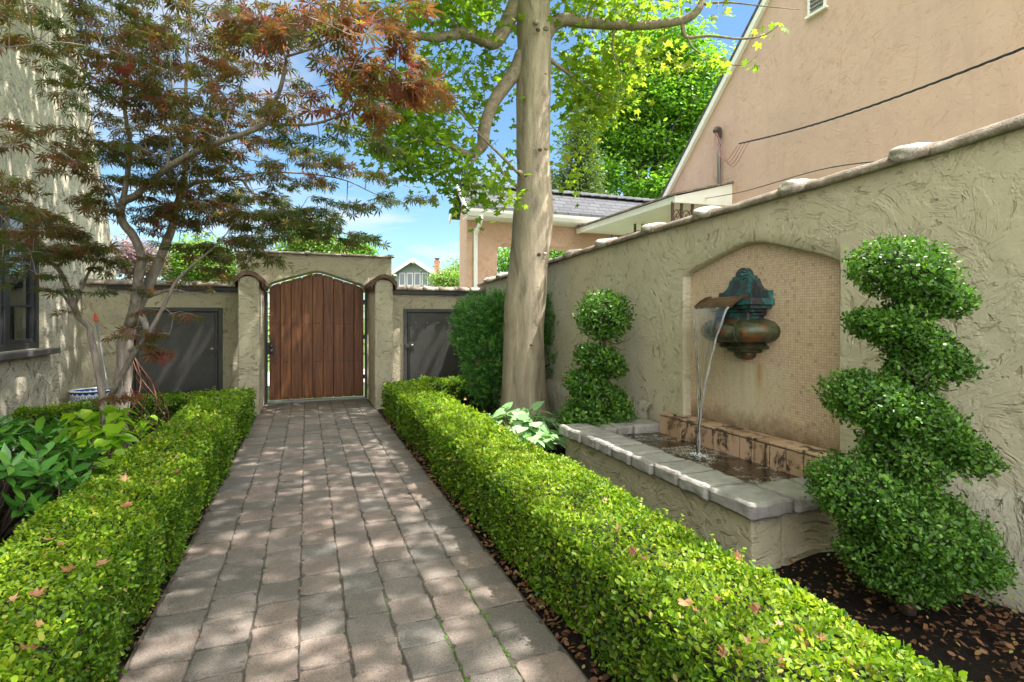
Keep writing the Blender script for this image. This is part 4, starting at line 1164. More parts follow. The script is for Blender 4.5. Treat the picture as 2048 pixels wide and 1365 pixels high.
# laurel: whorls of glossy leaves on short shoots
def laurel():
    root = thing('laurel_shrub', 'glossy dark green laurel shrub with long leaves by the left hedge', 'shrub', (-1.85, 4.3, 0))
    P, N, T, S, TT = [], [], [], [], []
    mb = MB(); shoots = []
    for i in range(96):
        a = random.uniform(0, 6.283); q = math.sqrt(random.random())
        x, y = -1.95 + .68 * q * math.cos(a), 4.35 + .95 * q * math.sin(a)
        if x > -1.28: continue
        z = .66 * (1 - .6 * q * q) * random.uniform(.8, 1.05)
        if random.random() < .3: z *= .6
        shoots.append((x, y, z))
    for (u, v, D) in ((120, 850, 4.6), (40, 905, 4.3), (150, 905, 4.2), (95, 930, 3.9), (60, 985, 3.7), (20, 860, 4.6), (130, 960, 3.9), (160, 935, 4.1)): shoots.append(tuple(W(u, v, D)))
    for x, y, z in shoots:
        ax = np.array((x + 1.95, y - 4.35, 0)) * .7 + UP * .9 + rng.normal(0, .2, 3); ax /= np.linalg.norm(ax)
        e1 = np.cross(ax, (0.3, .8, .1)); e1 /= np.linalg.norm(e1); e2 = np.cross(ax, e1)
        m = random.randint(8, 12); tone = random.gauss(.42, .12)
        for k in range(m):
            b = k * 2.4 + random.uniform(-.2, .2); back = k * .011
            d = (math.cos(b) * e1 + math.sin(b) * e2); t = d + ax * random.uniform(.25, .95) * (1 - k / m * .6)
            P.append(np.array((x, y, z)) - ax * back); T.append(t); N.append(ax * 1.0 - d * .6 + rng.normal(0, .12, 3)); S.append(random.uniform(.115, .18)); TT.append(tone + random.gauss(0, .1) + (.3 if k < 2 else 0))
        mb.tube([(-1.95 + (x + 1.95) * .4, 4.35 + (y - 4.35) * .4, -.02), (x - ax[0] * .2, y - ax[1] * .2, z * .55), (x, y, z)], [.011, .008, .005], 5, 3)
    leaves('leaves', P, N, T, np.array(S), 'lance', M['laurel_leaf'], root, np.array(TT))
    mb.build('stems', M['dark_bark'], root, smooth=True)
laurel()
def hydrangea():
    root = thing('hydrangea', 'bright lime green hydrangea leaves between the laurel and the maple trunk', 'plant', (-1.6, 5.3, 0))
    P, N, T, S, TT = [], [], [], [], []
    mb = MB()
    spots = [(168, 838, 4.85), (120, 862, 4.7), (205, 850, 4.7), (232, 838, 4.75), (260, 890, 4.55), (225, 905, 4.4), (150, 880, 4.5), (185, 880, 4.5), (110, 880, 4.6), (205, 935, 4.3), (165, 915, 4.3), (285, 842, 5.0), (296, 832, 5.0), (130, 910, 4.3), (240, 868, 4.6), (95, 868, 4.8), (150, 822, 4.9), (200, 818, 4.9), (240, 815, 4.9), (180, 850, 4.6), (215, 870, 4.5), (140, 845, 4.75)]
    for (u, v, D) in spots:
        c = np.array(W(u, v, D)); small = u > 275
        m = random.randint(5, 8)
        tone = random.gauss(.55, .15)
        for k in range(m):
            a = k * 2.2 + random.uniform(-.4, .4); d = np.array((math.cos(a), math.sin(a), random.uniform(-.4, .15)))
            P.append(c - UP * .018 * k + d * .015); T.append(d); N.append(UP + d * .5 + rng.normal(0, .18, 3)); S.append((random.uniform(.12, .23) if not small else random.uniform(.07, .11)) * (1.1 if k < 3 else .8)); TT.append(tone + random.gauss(0, .12))
        b = np.array((-1.62 + random.uniform(-.12, .12), 5.35 + random.uniform(-.12, .12), -.02))
        mb.tube([b, b * .45 + c * .55 - UP * .05, c], [.008, .007, .005], 5, 4)
    leaves('leaves', P, N, T, np.array(S), 'heart', M['lime_leaf'], root, np.array(TT))
    mb.build('stems', plain('brown_hydrangea_stem', (.13, .085, .045), .7), root, smooth=True)
hydrangea()
# ================================================================== SMALL OBJECTS ON THE LEFT
def pot():
    c = W(186, 779, 7.35); x, y, zt = c
    s = Nt('blue_and_white_glaze'); sep = s.n('SeparateXYZ', {0: s.obj()}).outputs
    ang = s.math('ARCTAN2', sep[1], sep[0])
    w1 = s.math('ABSOLUTE', s.math('SINE', s.math('MULTIPLY', ang, 11)))
    zz = s.math('DIVIDE', s.math('SUBTRACT', zt, sep[2]), 1.0)
    scal = s.math('LESS_THAN', s.math('ADD', zz, s.math('MULTIPLY', w1, -.025)), .032)
    top = s.math('GREATER_THAN', zz, .012)
    v = s.n('CombineXYZ', {0: s.math('MULTIPLY', ang, 11 / math.pi * 1.0), 1: s.math('MULTIPLY', sep[2], 13), 2: 0.0}).outputs[0]
    vor = s.n('TexVoronoi', {'Vector': v, 'Scale': 1.0, 'Randomness': .15}).outputs['Distance']
    rings = s.math('GREATER_THAN', s.math('SINE', s.math('MULTIPLY', vor, 24)), .15)
    band = s.math('GREATER_THAN', zz, .07)
    k = s.math('MAXIMUM', s.math('MULTIPLY', scal, top), s.math('MULTIPLY', rings, band))
    s.set(color=s.mix(k, (.74, .76, .80), (.025, .06, .28)), rough=.2)
    root = thing('flower_pot', 'blue and white patterned ceramic pot against the house corner', 'pot', (x, y, 0))
    rr = .255
    MB().lathe([(.0, .0), (.15, .0), (.17, .02), (rr * .9, zt * .5), (rr * .97, zt - .06), (rr, zt - .03), (rr + .008, zt - .012), (rr + .008, zt), (rr - .02, zt), (rr - .03, zt - .05), (rr - .06, .03)], (x, y, 0), 40).build('pot_body', s.m, root, smooth=True)
    MB().lathe([(0, zt - .055), (rr - .028, zt - .05)], (x, y, 0), 32).build('soil', M['soil'], root)
pot()
def broom():
    a = on_y(192, 640, 9.35); b = on_y(221, 812, 8.75)
    d = (b - a); b = b + d * .36
    root = thing('pole', 'grey pole with a red tip leaning between the maple and the wall', 'pole', b)
    t = (a - b).normalized()
    MB().tube([b, a], [.0145, .0145], 12, 2).build('shaft', plain('grey_pole', (.26, .26, .27), .4, .3), root, smooth=True)
    e = a
    MB().tube([e - t * .03, e, e + t * .05, e + t * .09, e + t * .108], [.021, .0225, .020, .014, .004], 14, 3).build('red_tip', plain('red_plastic', (.62, .045, .025), .4), root, smooth=True)
broom()
def trellis():
    base = W(288, 905, 5.4); base.z = -.02
    root = thing('iron_trellis', 'rusty iron onion-shaped trellis of crossing rods beside the maple trunk', 'trellis', base)
    H = 1.02; lean = Vector((-.10, .0, 0))
    prof = [(0, .13), (.15, .225), (.32, .26), (.5, .235), (.7, .155), (.86, .07), (1.0, .006)]
    def r_(t): return float(np.interp(t, [p[0] for p in prof], [p[1] for p in prof]))
    def pt(t, a):
        r = r_(t); return np.array(base + lean * t + Vector((r * math.cos(a), r * math.sin(a), H * t)))
    for sgn in (1, -1):
        for k in range(7):
            a0 = k * 2 * math.pi / 7
            MB().tube([pt(t, a0 + sgn * 2.3 * t) for t in np.linspace(0, 1, 15)], .0058, 6, 3).build('rod', M['rust'], root, smooth=True)
    MB().tube([pt(.0, a) for a in np.linspace(0, 2 * math.pi, 17)], .006, 6, 2).build('hoop', M['rust'], root, smooth=True)
    f = MB().ball(pt(1, 0), (.016, .016, .022), 2); f.build('finial', M['rust'], root, smooth=True)
trellis()
# ================================================================== JAPANESE MAPLE
def maple():
    base = W(232, 912, 5.2); base.z = 0
    root = thing('japanese_maple', 'multi-stemmed Japanese maple with rusty red and green lace leaves beside the house', 'tree', base)
    # limbs traced as (u, v, depth, radius in metres)
    limbs = [
     [(224, 925, 5.2, .115), (236, 843, 5.2, .082), (243, 787, 5.2, .072), (246, 743, 5.2, .066), (252, 684, 5.2, .064), (264, 640, 5.2, .062), (275, 614, 5.2, .052), (293, 579, 5.2, .047), (311, 538, 5.2, .043), (325, 503, 5.2, .04), (343, 460, 5.2, .036), (352, 417, 5.15, .033), (366, 373, 5.1, .03), (371, 334, 5.1, .026), (373, 264, 5.0, .02), (372, 160, 4.9, .013), (378, 60, 4.8, .008), (380, -60, 4.7, .004)],
     [(262, 650, 5.18, .05), (272, 597, 5.05, .045), (278, 552, 4.95, .042), (283, 523, 4.9, .041), (277, 494, 4.85, .04), (264, 467, 4.8, .038), (249, 450, 4.75, .036), (240, 430, 4.7, .035), (246, 404, 4.65, .033), (272, 391, 4.55, .028), (308, 360, 4.4, .026), (334, 336, 4.25, .024), (374, 312, 4.1, .021), (422, 290, 3.95, .02), (475, 272, 3.8, .018), (532, 248, 3.65, .016), (538, 220, 3.55, .014), (558, 185, 3.45, .013), (571, 132, 3.35, .011), (571, 114, 3.3, .01), (549, 83, 3.2, .008), (520, 30, 3.1, .006), (500, -60, 3.0, .004)],
     [(246, 404, 4.65, .026), (255, 351, 4.6, .022), (259, 286, 4.55, .019), (250, 220, 4.5, .016), (246, 154, 4.4, .013), (237, 110, 4.35, .01), (225, 30, 4.25, .007), (215, -60, 4.2, .004)],
     [(571, 114, 3.3, .008), (640, 92, 3.1, .006), (700, 60, 2.95, .005), (790, 30, 2.8, .003)],
     [(532, 248, 3.65, .012), (615, 250, 3.5, .009), (677, 233, 3.35, .007), (735, 200, 3.2, .004), (790, 170, 3.1, .002)],
     [(334, 336, 4.25, .015), (340, 290, 4.2, .011), (345, 200, 4.1, .008), (340, 110, 4.0, .004)],
     [(213, 935, 5.1, .045), (206, 807, 5.1, .032), (199, 758, 5.1, .031), (190, 708, 5.1, .03), (182, 678, 5.1, .03), (179, 655, 5.1, .029), (158, 635, 5.05, .028), (149, 617, 5.0, .026), (141, 591, 4.95, .024), (126, 555, 4.9, .021), (114, 535, 4.85, .019), (88, 517, 4.75, .017), (59, 500, 4.6, .013), (38, 473, 4.5, .009), (0, 430, 4.4, .005)],
     [(151, 607, 5.0, .016), (164, 576, 5.0, .014), (178, 545, 5.0, .012), (196, 520, 5.0, .006)],
     [(149, 620, 5.0, .016), (132, 598, 5.0, .012), (126, 590, 5.0, .008)],
     [(222, 790, 5.12, .03), (264, 714, 4.95, .024), (293, 673, 4.85, .02), (316, 635, 4.8, .018), (337, 594, 4.75, .015), (352, 564, 4.7, .013), (380, 535, 4.65, .011), (425, 498, 4.6, .008), (455, 466, 4.5, .005)],
     [(297, 594, 5.15, .018), (340, 580, 5.05, .014), (378, 586, 4.95, .006)],
     [(366, 380, 5.1, .022), (396, 365, 5.0, .018), (440, 362, 4.9, .016), (481, 360, 4.85, .015), (497, 378, 4.8, .013), (527, 404, 4.75, .011), (589, 426, 4.65, .008), (650, 450, 4.55, .005), (720, 480, 4.45, .003)],
     [(440, 362, 4.9, .011), (540, 345, 4.75, .008), (672, 356, 4.55, .006), (747, 387, 4.45, .004), (813, 413, 4.35, .002)],
     [(114, 535, 4.85, .012), (150, 505, 4.7, .008), (190, 500, 4.6, .004)],
     [(237, 430, 4.7, .012), (220, 380, 4.5, .009), (150, 330, 4.2, .006), (60, 280, 3.9, .004)],
     [(250, 220, 4.5, .01), (180, 150, 4.2, .007), (100, 90, 3.9, .004), (20, 50, 3.7, .003)],
     [(250, 700, 5.2, .03), (285, 690, 5.15, .02), (292, 655, 5.1, .026), (280, 630, 5.12, .03)],
    ]
    tb = MB(); nodes = []
    for L in limbs:
        pts = [W(u, v, d) for u, v, d, r in L]
        pts[0].z = max(pts[0].z, -.05)
        tb.tube(pts, [r for *_, r in L], 9 if L[0][3] > .03 else 6, 4, lump=.25)
        C = catmull(pts, 4); rr = np.interp(np.linspace(0, len(L) - 1, len(C)), range(len(L)), [q[3] for q in L])
        nodes += [(p, r) for p, r in zip(C, rr) if r < .04]
    # foliage masses: (u, v, half width, half height, depth0, depth1, sprays, redness)
    mass = [
     (110, 45, 130, 50, 3.4, 4.2, 34, .42), (250, 60, 110, 70, 3.6, 4.6, 60, .42), (390, 50, 120, 60, 3.2, 4.4, 70, .55), (540, 45, 120, 55, 2.7, 3.5, 62, .75), (680, 50, 110, 45, 2.4, 3.1, 44, .82), (770, 40, 55, 35, 2.5, 3.0, 12, .8),
     (640, 130, 130, 45, 2.7, 3.4, 46, .8), (770, 130, 85, 38, 2.6, 3.1, 24, .85), (740, 195, 80, 25, 2.8, 3.3, 18, .85), (840, 170, 45, 20, 2.7, 3.0, 8, .9),
     (230, 170, 110, 60, 4.0, 4.8, 60, .36), (370, 160, 110, 70, 3.8, 4.6, 70, .5), (500, 150, 100, 70, 3.3, 4.0, 56, .62), (610, 215, 95, 35, 3.1, 3.7, 30, .7),
     (150, 110, 60, 50, 3.8, 4.3, 20, .35), (30, 90, 45, 40, 3.2, 3.6, 9, .2), (20, 55, 40, 30, 3.3, 3.6, 7, .5),
     (220, 290, 70, 60, 4.3, 4.9, 44, .42), (350, 255, 110, 60, 4.0, 4.7, 64, .44), (470, 250, 100, 45, 3.7, 4.3, 40, .5), (300, 320, 110, 50, 4.2, 4.8, 50, .42), (420, 340, 110, 35, 4.3, 4.8, 40, .55), (560, 320, 90, 25, 4.0, 4.6, 20, .4),
     (650, 275, 60, 25, 3.3, 3.7, 12, .1), (720, 280, 35, 20, 3.3, 3.6, 7, .02), (600, 295, 50, 20, 3.5, 4.0, 9, .2),
     (60, 285, 75, 30, 3.6, 4.1, 20, .62), (110, 320, 60, 35, 3.8, 4.3, 16, .5), (30, 375, 45, 25, 3.5, 3.9, 11, .55), (40, 410, 50, 22, 3.6, 4.0, 10, .55),
     (280, 390, 95, 40, 4.4, 4.9, 34, .5), (390, 410, 90, 35, 4.5, 5.0, 36, .5), (200, 420, 45, 18, 4.4, 4.7, 8, .3), (330, 440, 85, 30, 4.6, 5.0, 30, .6),
     (470, 400, 80, 40, 4.4, 4.9, 34, .35), (560, 400, 80, 42, 4.4, 4.8, 36, .22), (640, 430, 80, 38, 4.3, 4.7, 36, .14), (720, 470, 55, 25, 4.2, 4.6, 15, .08), (770, 400, 55, 22, 4.2, 4.5, 13, .18), (690, 345, 55, 16, 4.3, 4.6, 11, .55), (600, 350, 60, 15, 4.4, 4.7, 9, .4),
     (480, 460, 100, 28, 4.5, 5.0, 32, .3), (600, 465, 80, 25, 4.4, 4.8, 22, .2), (420, 500, 80, 24, 4.5, 4.9, 22, .35), (540, 520, 50, 16, 4.4, 4.8, 8, .25), (390, 520, 60, 20, 4.6, 4.9, 14, .5), (480, 500, 60, 20, 4.4, 4.8, 12, .3), (430, 545, 50, 14, 4.5, 4.8, 6, .35),
     (70, 450, 85, 30, 4.2, 4.7, 34, .55), (120, 490, 95, 28, 4.4, 4.9, 36, .5), (30, 510, 60, 35, 4.1, 4.5, 18, .15), (190, 515, 45, 22, 4.7, 5.0, 16, .25), (50, 555, 50, 25, 4.2, 4.6, 9, .12), (100, 575, 30, 18, 4.4, 4.7, 5, .1),
     (250, 575, 28, 16, 4.9, 5.1, 5, .2), (165, 614, 18, 7, 4.8, 5.0, 3, .8), (230, 520, 25, 14, 4.8, 5.0, 4, .3),
     (330, 622, 24, 10, 4.7, 4.85, 5, .75), (362, 640, 24, 8, 4.7, 4.85, 3, .7), (320, 664, 26, 10, 4.7, 4.85, 5, .5), (282, 682, 26, 16, 4.75, 4.9, 6, .6), (305, 705, 28, 8, 4.7, 4.85, 5, .85), (236, 788, 20, 8, 4.8, 5.0, 5, .98), (395, 560, 30, 12, 4.6, 4.9, 4, .4),
     (60, 20, 60, 25, 3.0, 3.5, 8, .5),
    ]
    NP = np.array([n[0] for n in nodes]); NR = np.array([n[1] for n in nodes])
    P, N, T, S, TT = [], [], [], [], []
    def spray(c, az, L, red, sz):
        d = np.array((math.cos(az), math.sin(az), random.uniform(-.28, .1)))
        end = c + d * L; mid = (c + end) / 2 + UP * .03
        m = random.randint(4, 6)
        side = np.cross(d, UP)
        for k in range(m):
            t = (k + .6) / m; p = (1 - t) ** 2 * c + 2 * t * (1 - t) * mid + t * t * end
            for sg in ((1, -1) if k < m - 1 else (1, -1, 0)):
                ld = d * (.9 if sg == 0 else .55) + side * sg * random.uniform(.6, 1.1) + UP * random.uniform(-.6, .0)
                q = p + ld * random.uniform(.02, .045)
                P.append(q); T.append(ld); N.append(UP + rng.normal(0, .55, 3) + ld * .3); S.append(sz * random.uniform(.75, 1.25))
                TT.append(.20 + .60 * red + random.gauss(0, .17))
        tb.tube([c, mid, end], [.0026, .002, .001], 4, 2, cap=False)
        return end
    cam = np.array((0, 0, CAMH))
    for (u, v, ru, rv, d0, d1, ns, red) in mass:
        for i in range(int(ns * (.47 if d0 > 3.5 else .24) + .5)):
            while True:
                a, b = random.uniform(-1, 1), random.uniform(-1, 1)
                if a * a + b * b < 1: break
            D = random.uniform(d0, d1)
            c = np.array(W(u + a * ru, v + b * rv, D))
            dist = np.linalg.norm(NP - c, axis=1) + NR * 4
            j = int(np.argmin(dist)); p0 = NP[j]
            out = c - p0
            if np.linalg.norm(out) > .12:
                mid = p0 * .5 + c * .5 + UP * .04 * random.uniform(-1, 1.5)
                tb.tube([p0, mid, c], [min(.004 + .004 * np.linalg.norm(out), NR[j]), .0035, .0026], 4, 3, cap=False)
                NP = np.vstack([NP, (mid * .5 + c * .5)[None]]); NR = np.append(NR, .003)
            az = math.atan2(out[1], out[0]) + random.gauss(0, .8)
            rr = min(1, max(0, red + random.gauss(0, .14)))
            spray(c, az, random.uniform(.13, .25), rr, .066 + .010 * max(0, min(1, (4 - D) / 1.2)))
            if random.random() < .5: spray(c, az + random.choice((-1, 1)) * random.uniform(.6, 1.2), random.uniform(.1, .2), rr, .062 + .009 * max(0, min(1, (4 - D) / 1.2)))
    tb.build('trunk', M['maple_bark'], root, smooth=True)
    leaves('crown', P, N, T, np.array(S), 'maple', M['maple_leaf'], root, np.array(TT))
    print('maple leaves', len(P))
maple()
# ================================================================== PLANE TREE
def plane_tree():
    base = Vector((2.68, 6.47, 0))
    root = thing('plane_tree', 'tall plane tree with a smooth pale trunk rising beside the garden wall', 'tree', base)
    DT = 6.98
    prof = [(875, 985, 1118), (850, 993, 1108), (830, 999, 1101), (800, 1002, 1097), (760, 1004, 1092), (700, 1005, 1088), (650, 1007, 1088), (600, 1009, 1092), (530, 1017, 1095), (475, 1023, 1103), (420, 1026, 1106), (385, 1032, 1104), (345, 1035, 1101), (292, 1033, 1099), (200, 1032, 1101), (100, 1035, 1102), (0, 1032, 1100), (-120, 1036, 1098), (-300, 1040, 1090), (-520, 1035, 1080), (-800, 1030, 1066)]
    sides = 48
    rows = []
    prof_v = [p[0] for p in prof]
    vv = list(np.linspace(875, -800, 170))
    vs = []
    for v in vv:
        l = np.interp(-v, [-p for p in prof_v], [p[1] for p in prof]); r = np.interp(-v, [-p for p in prof_v], [p[2] for p in prof])
        c = W((l + r) / 2, v, DT); rad = (r - l) / 2 / F * DT
        for k in range(sides):
            a = 2 * math.pi * k / sides
            ca, sa = math.cos(a), math.sin(a)
            low = max(0, (v - 720) / 150)
            q = rad * (1 + .035 * mnoise.noise(Vector((ca * 1.2, sa * 1.2, c.z * 1.6))) + .02 * mnoise.noise(Vector((ca * 3, sa * 3, c.z * 4))) + low * .07 * max(0, math.sin(a * 5 + 1)) ** 2)
            vs.append((c.x + q * ca, c.y + q * sa, c.z - .03))
    fs = [(i * sides + k, i * sides + (k + 1) % sides, (i + 1) * sides + (k + 1) % sides, (i + 1) * sides + k) for i in range(len(vv) - 1) for k in range(sides)]
    tb = MB().add(vs, fs)
    # knots and branch scars
    def knot(u, v, sz):
        c = np.array(W(u, v, DT - .28)); 
        tb.ball(c, (sz, sz * .8, sz * .75), 2)
    for (u, v, s_) in ((1092, 298, .03), (1090, 508, .028), (1040, 345, .035), (1072, 45, .045), (1092, 58, .04), (1092, 148, .02)): knot(u, v, s_)
    trunk = tb.build('trunk', M['plane_bark'], root, smooth=True)
    for (u, v, s_) in ((1080, 300, .03), (1078, 510, .028), (1076, 60, .032), (1052, 352, .022), (1062, 690, .02)): MB().ball(W(u, v, DT - .285), (s_, s_ * .7, s_ * .8), 2).build('branch_scar', M['dark_bark'], trunk, smooth=True)
    br = MB(); nodes = []
    limbs = [
     [(1045, -30, 7.0, .11), (1030, 10, 6.95, .105), (1010, 55, 6.9, .10), (990, 84, 6.8, .095), (965, 78, 6.7, .085), (930, 66, 6.55, .075), (900, 72, 6.4, .06), (860, 75, 6.2, .05), (800, 60, 5.9, .035), (730, 20, 5.6, .02)],
     [(1045, 110, 6.95, .10), (1030, 145, 6.9, .095), (1000, 185, 6.85, .085), (980, 220, 6.8, .08), (968, 262, 6.75, .078), (965, 290, 6.75, .075), (945, 308, 6.75, .06), (925, 306, 6.7, .05), (895, 290, 6.6, .035), (850, 280, 6.5, .02), (800, 285, 6.4, .01)],
     [(1085, 75, 7.0, .12), (1105, 50, 7.0, .095), (1130, 40, 7.0, .082), (1170, 44, 7.05, .075), (1230, 50, 7.1, .07), (1300, 50, 7.15, .06), (1360, 42, 7.15, .055), (1395, 22, 7.1, .045), (1410, -20, 7.1, .035), (1430, -120, 7.0, .025)],
     [(1365, 50, 7.15, .03), (1372, 75, 7.15, .022), (1420, 72, 7.1, .018), (1480, 78, 7.05, .014), (1530, 70, 7.0, .009), (1570, 40, 6.95, .004)],
     [(1372, 70, 7.15, .014), (1390, 100, 7.1, .011), (1440, 125, 7.05, .008), (1490, 130, 7.0, .005), (1520, 105, 6.95, .003)],
     [(1400, 10, 7.1, .02), (1450, 5, 7.0, .012), (1520, 12, 6.9, .007), (1600, 20, 6.8, .004)],
     [(1042, 352, 6.75, .022), (1010, 320, 6.7, .017), (960, 270, 6.55, .012), (900, 200, 6.4, .008), (850, 140, 6.3, .005)],
     [(1035, 375, 6.9, .025), (1005, 345, 6.85, .02), (975, 310, 6.8, .014)],
     [(925, 66, 6.55, .03), (905, 45, 6.5, .02), (880, 10, 6.4, .013), (860, -30, 6.3, .01)],
     [(968, 290, 6.75, .022), (940, 330, 6.6, .014), (890, 345, 6.5, .008), (850, 370, 6.4, .003)],
     [(1170, 44, 7.05, .022), (1185, 15, 7.0, .016), (1210, -30, 6.95, .01)],
     [(1230, 50, 7.1, .02), (1225, 100, 7.1, .012), (1240, 160, 7.1, .006), (1230, 210, 7.1, .003)],
     [(1100, 120, 7.0, .03), (1140, 150, 7.2, .02), (1200, 190, 7.4, .012), (1250, 180, 7.5, .005)],
     # scaffold branches of the upper crown, above the picture
     [(1065, -300, 7.0, .13), (1000, -480, 6.6, .10), (900, -600, 6.0, .07), (780, -700, 5.4, .04)],
     [(1065, -250, 7.0, .13), (1130, -450, 6.4, .10), (1230, -620, 5.6, .07), (1350, -760, 4.8, .04)],
     [(1065, -500, 7.0, .11), (1100, -750, 7.2, .08), (1180, -950, 7.4, .05)],
     [(1065, -200, 7.0, .12), (950, -330, 5.6, .09), (800, -500, 4.3, .06), (600, -800, 3.3, .03)],
     [(1065, -350, 7.0, .1), (1180, -560, 5.4, .08), (1300, -900, 4.0, .05), (1400, -1300, 3.0, .03)],
    ]
    for L in limbs:
        pts = [W(u, v, d) for u, v, d, r in L]
        br.tube(pts, [r for *_, r in L], 10, 4, lump=.15)
        C = catmull(pts, 4); rr = np.interp(np.linspace(0, len(L) - 1, len(C)), range(len(L)), [q[3] for q in L])
        nodes += [(p, r) for p, r in zip(C, rr) if r < .085]
    NP = np.array([n[0] for n in nodes]); NR = np.array([n[1] for n in nodes])
    P, N, T, S, TT = [], [], [], [], []
    def cluster(c, n, sz, tone, spread=.22, twig=True):
        nonlocal NP, NR
        if twig:
            d = np.linalg.norm(NP - c, axis=1); j = int(np.argmin(d)); p0 = NP[j]
            if d[j] > .1:
                mid = p0 * .5 + c * .5 + rng.normal(0, .05, 3)
                br.tube([p0, mid, c], [min(.006 + .004 * d[j], NR[j]), .005, .003], 4, 3, cap=False)
                NP = np.vstack([NP, (c * .7 + mid * .3)[None]]); NR = np.append(NR, .004)
        for k in range(n):
            o = rng.normal(0, spread, 3) * np.array((1, 1, .7))
            P.append(c + o); T.append(o + rng.normal(0, .15, 3) - UP * .12); N.append(UP * .8 + rng.normal(0, .55, 3)); S.append(sz * random.uniform(.6, 1.2)); TT.append(tone + .12 + random.gauss(0, .18))
    # visible masses: u, v, half sizes, depth range, clusters, tone
    mass = [(860, 30, 90, 30, 5.8, 6.8, 22, .3), (945, 30, 60, 35, 6.8, 7.4, 8, .35), (930, 130, 90, 35, 6.9, 7.6, 15, .4), (830, 190, 80, 45, 6.0, 6.9, 26, .4), (940, 200, 75, 50, 6.95, 7.8, 12, .45), (800, 260, 75, 40, 6.0, 6.8, 30, .4), (870, 255, 70, 40, 6.6, 7.4, 18, .45), (790, 315, 45, 25, 6.0, 6.6, 17, .4), (850, 330, 50, 20, 6.0, 6.6, 13, .4), (900, 320, 40, 25, 6.2, 6.8, 8, .45), (960, 362, 45, 22, 6.1, 6.9, 13, .38), (945, 385, 38, 18, 6.1, 6.6, 10, .35), (1015, 395, 24, 18, 6.2, 6.6, 6, .4), (1005, 320, 26, 45, 7.0, 7.5, 6, .4), (740, 215, 40, 30, 6.0, 6.6, 8, .35), (1000, 210, 28, 45, 7.0, 7.6, 5, .45), (995, 130, 28, 35, 7.0, 7.6, 5, .4),
            (1130, 110, 50, 40, 7.2, 8.0, 20, .6), (1190, 140, 70, 50, 7.2, 8.2, 34, .6), (1250, 110, 55, 40, 7.2, 8.0, 16, .6), (1150, 200, 60, 40, 7.2, 8.2, 26, .58), (1210, 215, 50, 25, 7.2, 8.0, 16, .75), (1130, 280, 35, 40, 7.3, 8.0, 14, .65), (1120, 350, 28, 35, 7.3, 7.8, 12, .62), (1200, 15, 80, 22, 7.0, 7.8, 12, .6), (1290, 100, 45, 40, 7.0, 7.6, 7, .8), (1280, 15, 50, 25, 7.0, 7.6, 8, .5), (960, 10, 70, 25, 6.3, 6.9, 16, .4), (870, -5, 90, 25, 5.8, 6.6, 14, .35), (1150, 8, 50, 25, 6.8, 7.4, 12, .45), (1240, 20, 60, 22, 6.8, 7.4, 9, .5), (1340, 5, 50, 14, 6.9, 7.3, 5, .5),
            (1450, 125, 60, 22, 6.9, 7.1, 5, .5), (1545, 60, 14, 8, 6.9, 7.1, 2, .5), (1440, 25, 20, 10, 6.9, 7.1, 2, .7), (1360, 150, 40, 30, 7.0, 7.3, 4, .8), (1350, 110, 50, 25, 7.0, 7.3, 3, .8)]
    for (u, v, ru, rv, d0, d1, n, tone) in mass:
        for i in range(n):
            while True:
                a, b = random.uniform(-1, 1), random.uniform(-1, 1)
                if a * a + b * b < 1: break
            right = u > 1330
            if abs(u + a * ru - 1067) < 66: continue
            cluster(np.array(W(u + a * ru, v + b * rv, random.uniform(d0, d1))), random.randint(8, 15) if not right else random.randint(4, 7), .13, tone, .17 if not right else .07)
    # upper crown out of the picture: it throws the dappled shade on the path
    crown = []
    while len(crown) < UPPER_N:
        x, y, z = random.uniform(-4.2, 6.8), random.uniform(-2.2, 9.8), random.uniform(5.7, 10.4)
        q = ((x - 1.3) / 5.7) ** 2 + ((y - 4.0) / 6.6) ** 2 + ((z - 7.9) / 2.6) ** 2
        if q > 1: continue
        gx = x - z * S_DIR.x / S_DIR.z
        if gx > .85 + random.gauss(0, .12): continue  # crown cut back here to keep the right hedge sunlit
        if -1.4 < gx < -.6 and random.random() < .3: continue
        d = x * SN + y * CS
        if d > .5 and VH - (z - CAMH) / d * F > -60: continue   # the crown ends above the open sky in view
        crown.append((x, y, z))
    k = 0
    while k < 360:  # extra unseen leaf clusters, added where their shade falls on the path
        gx, gy, z = random.uniform(-.75, .85), random.uniform(.8, 9.6), random.uniform(5.9, 9.6)
        x, y = gx + z * S_DIR.x / S_DIR.z, gy + z * S_DIR.y / S_DIR.z
        d = x * SN + y * CS
        if d > .5 and VH - (z - CAMH) / d * F > -60: k += .2; continue
        crown.append((x, y, z)); k += 1
    k = 0
    while k < 760:  # more unseen clusters, added to keep sun off the left house wall
        gx, gy, z = random.uniform(-6.2, -2.3), random.uniform(3.5, 11.5), random.uniform(6.2, 9.6)
        x, y = gx + z * S_DIR.x / S_DIR.z, gy + z * S_DIR.y / S_DIR.z
        d = x * SN + y * CS; k += .25
        if x < -2.6 or (d > .5 and VH - (z - CAMH) / d * F > -60): continue
        crown.append((x, y, z)); k += .75
    k = 0
    while k < 70:   # unseen leaf clusters added to shade the gateway buttresses
        gx, gy, z = random.uniform(-1.3, 1.4), random.uniform(8.2, 9.8), random.uniform(6.4, 9.2)
        x, y = gx + z * S_DIR.x / S_DIR.z, gy + z * S_DIR.y / S_DIR.z
        d = x * SN + y * CS; k += .2
        if VH - (z - CAMH) / d * F > -50: continue
        crown.append((x, y, z)); k += .8
    for c in crown: cluster(np.array(c), random.randint(9, 14), .15, .55, .26, random.random() < .35)
    br.build('branches', M['limb_bark'], root, smooth=True)
    leaves('crown', P, N, T, np.array(S), 'plane', M['plane_leaf'], root, np.array(TT))
    # hanging seed balls and dead leaves on the bare right-hand twigs
    print('plane leaves', len(P))
UPPER_N = 1500
plane_tree()
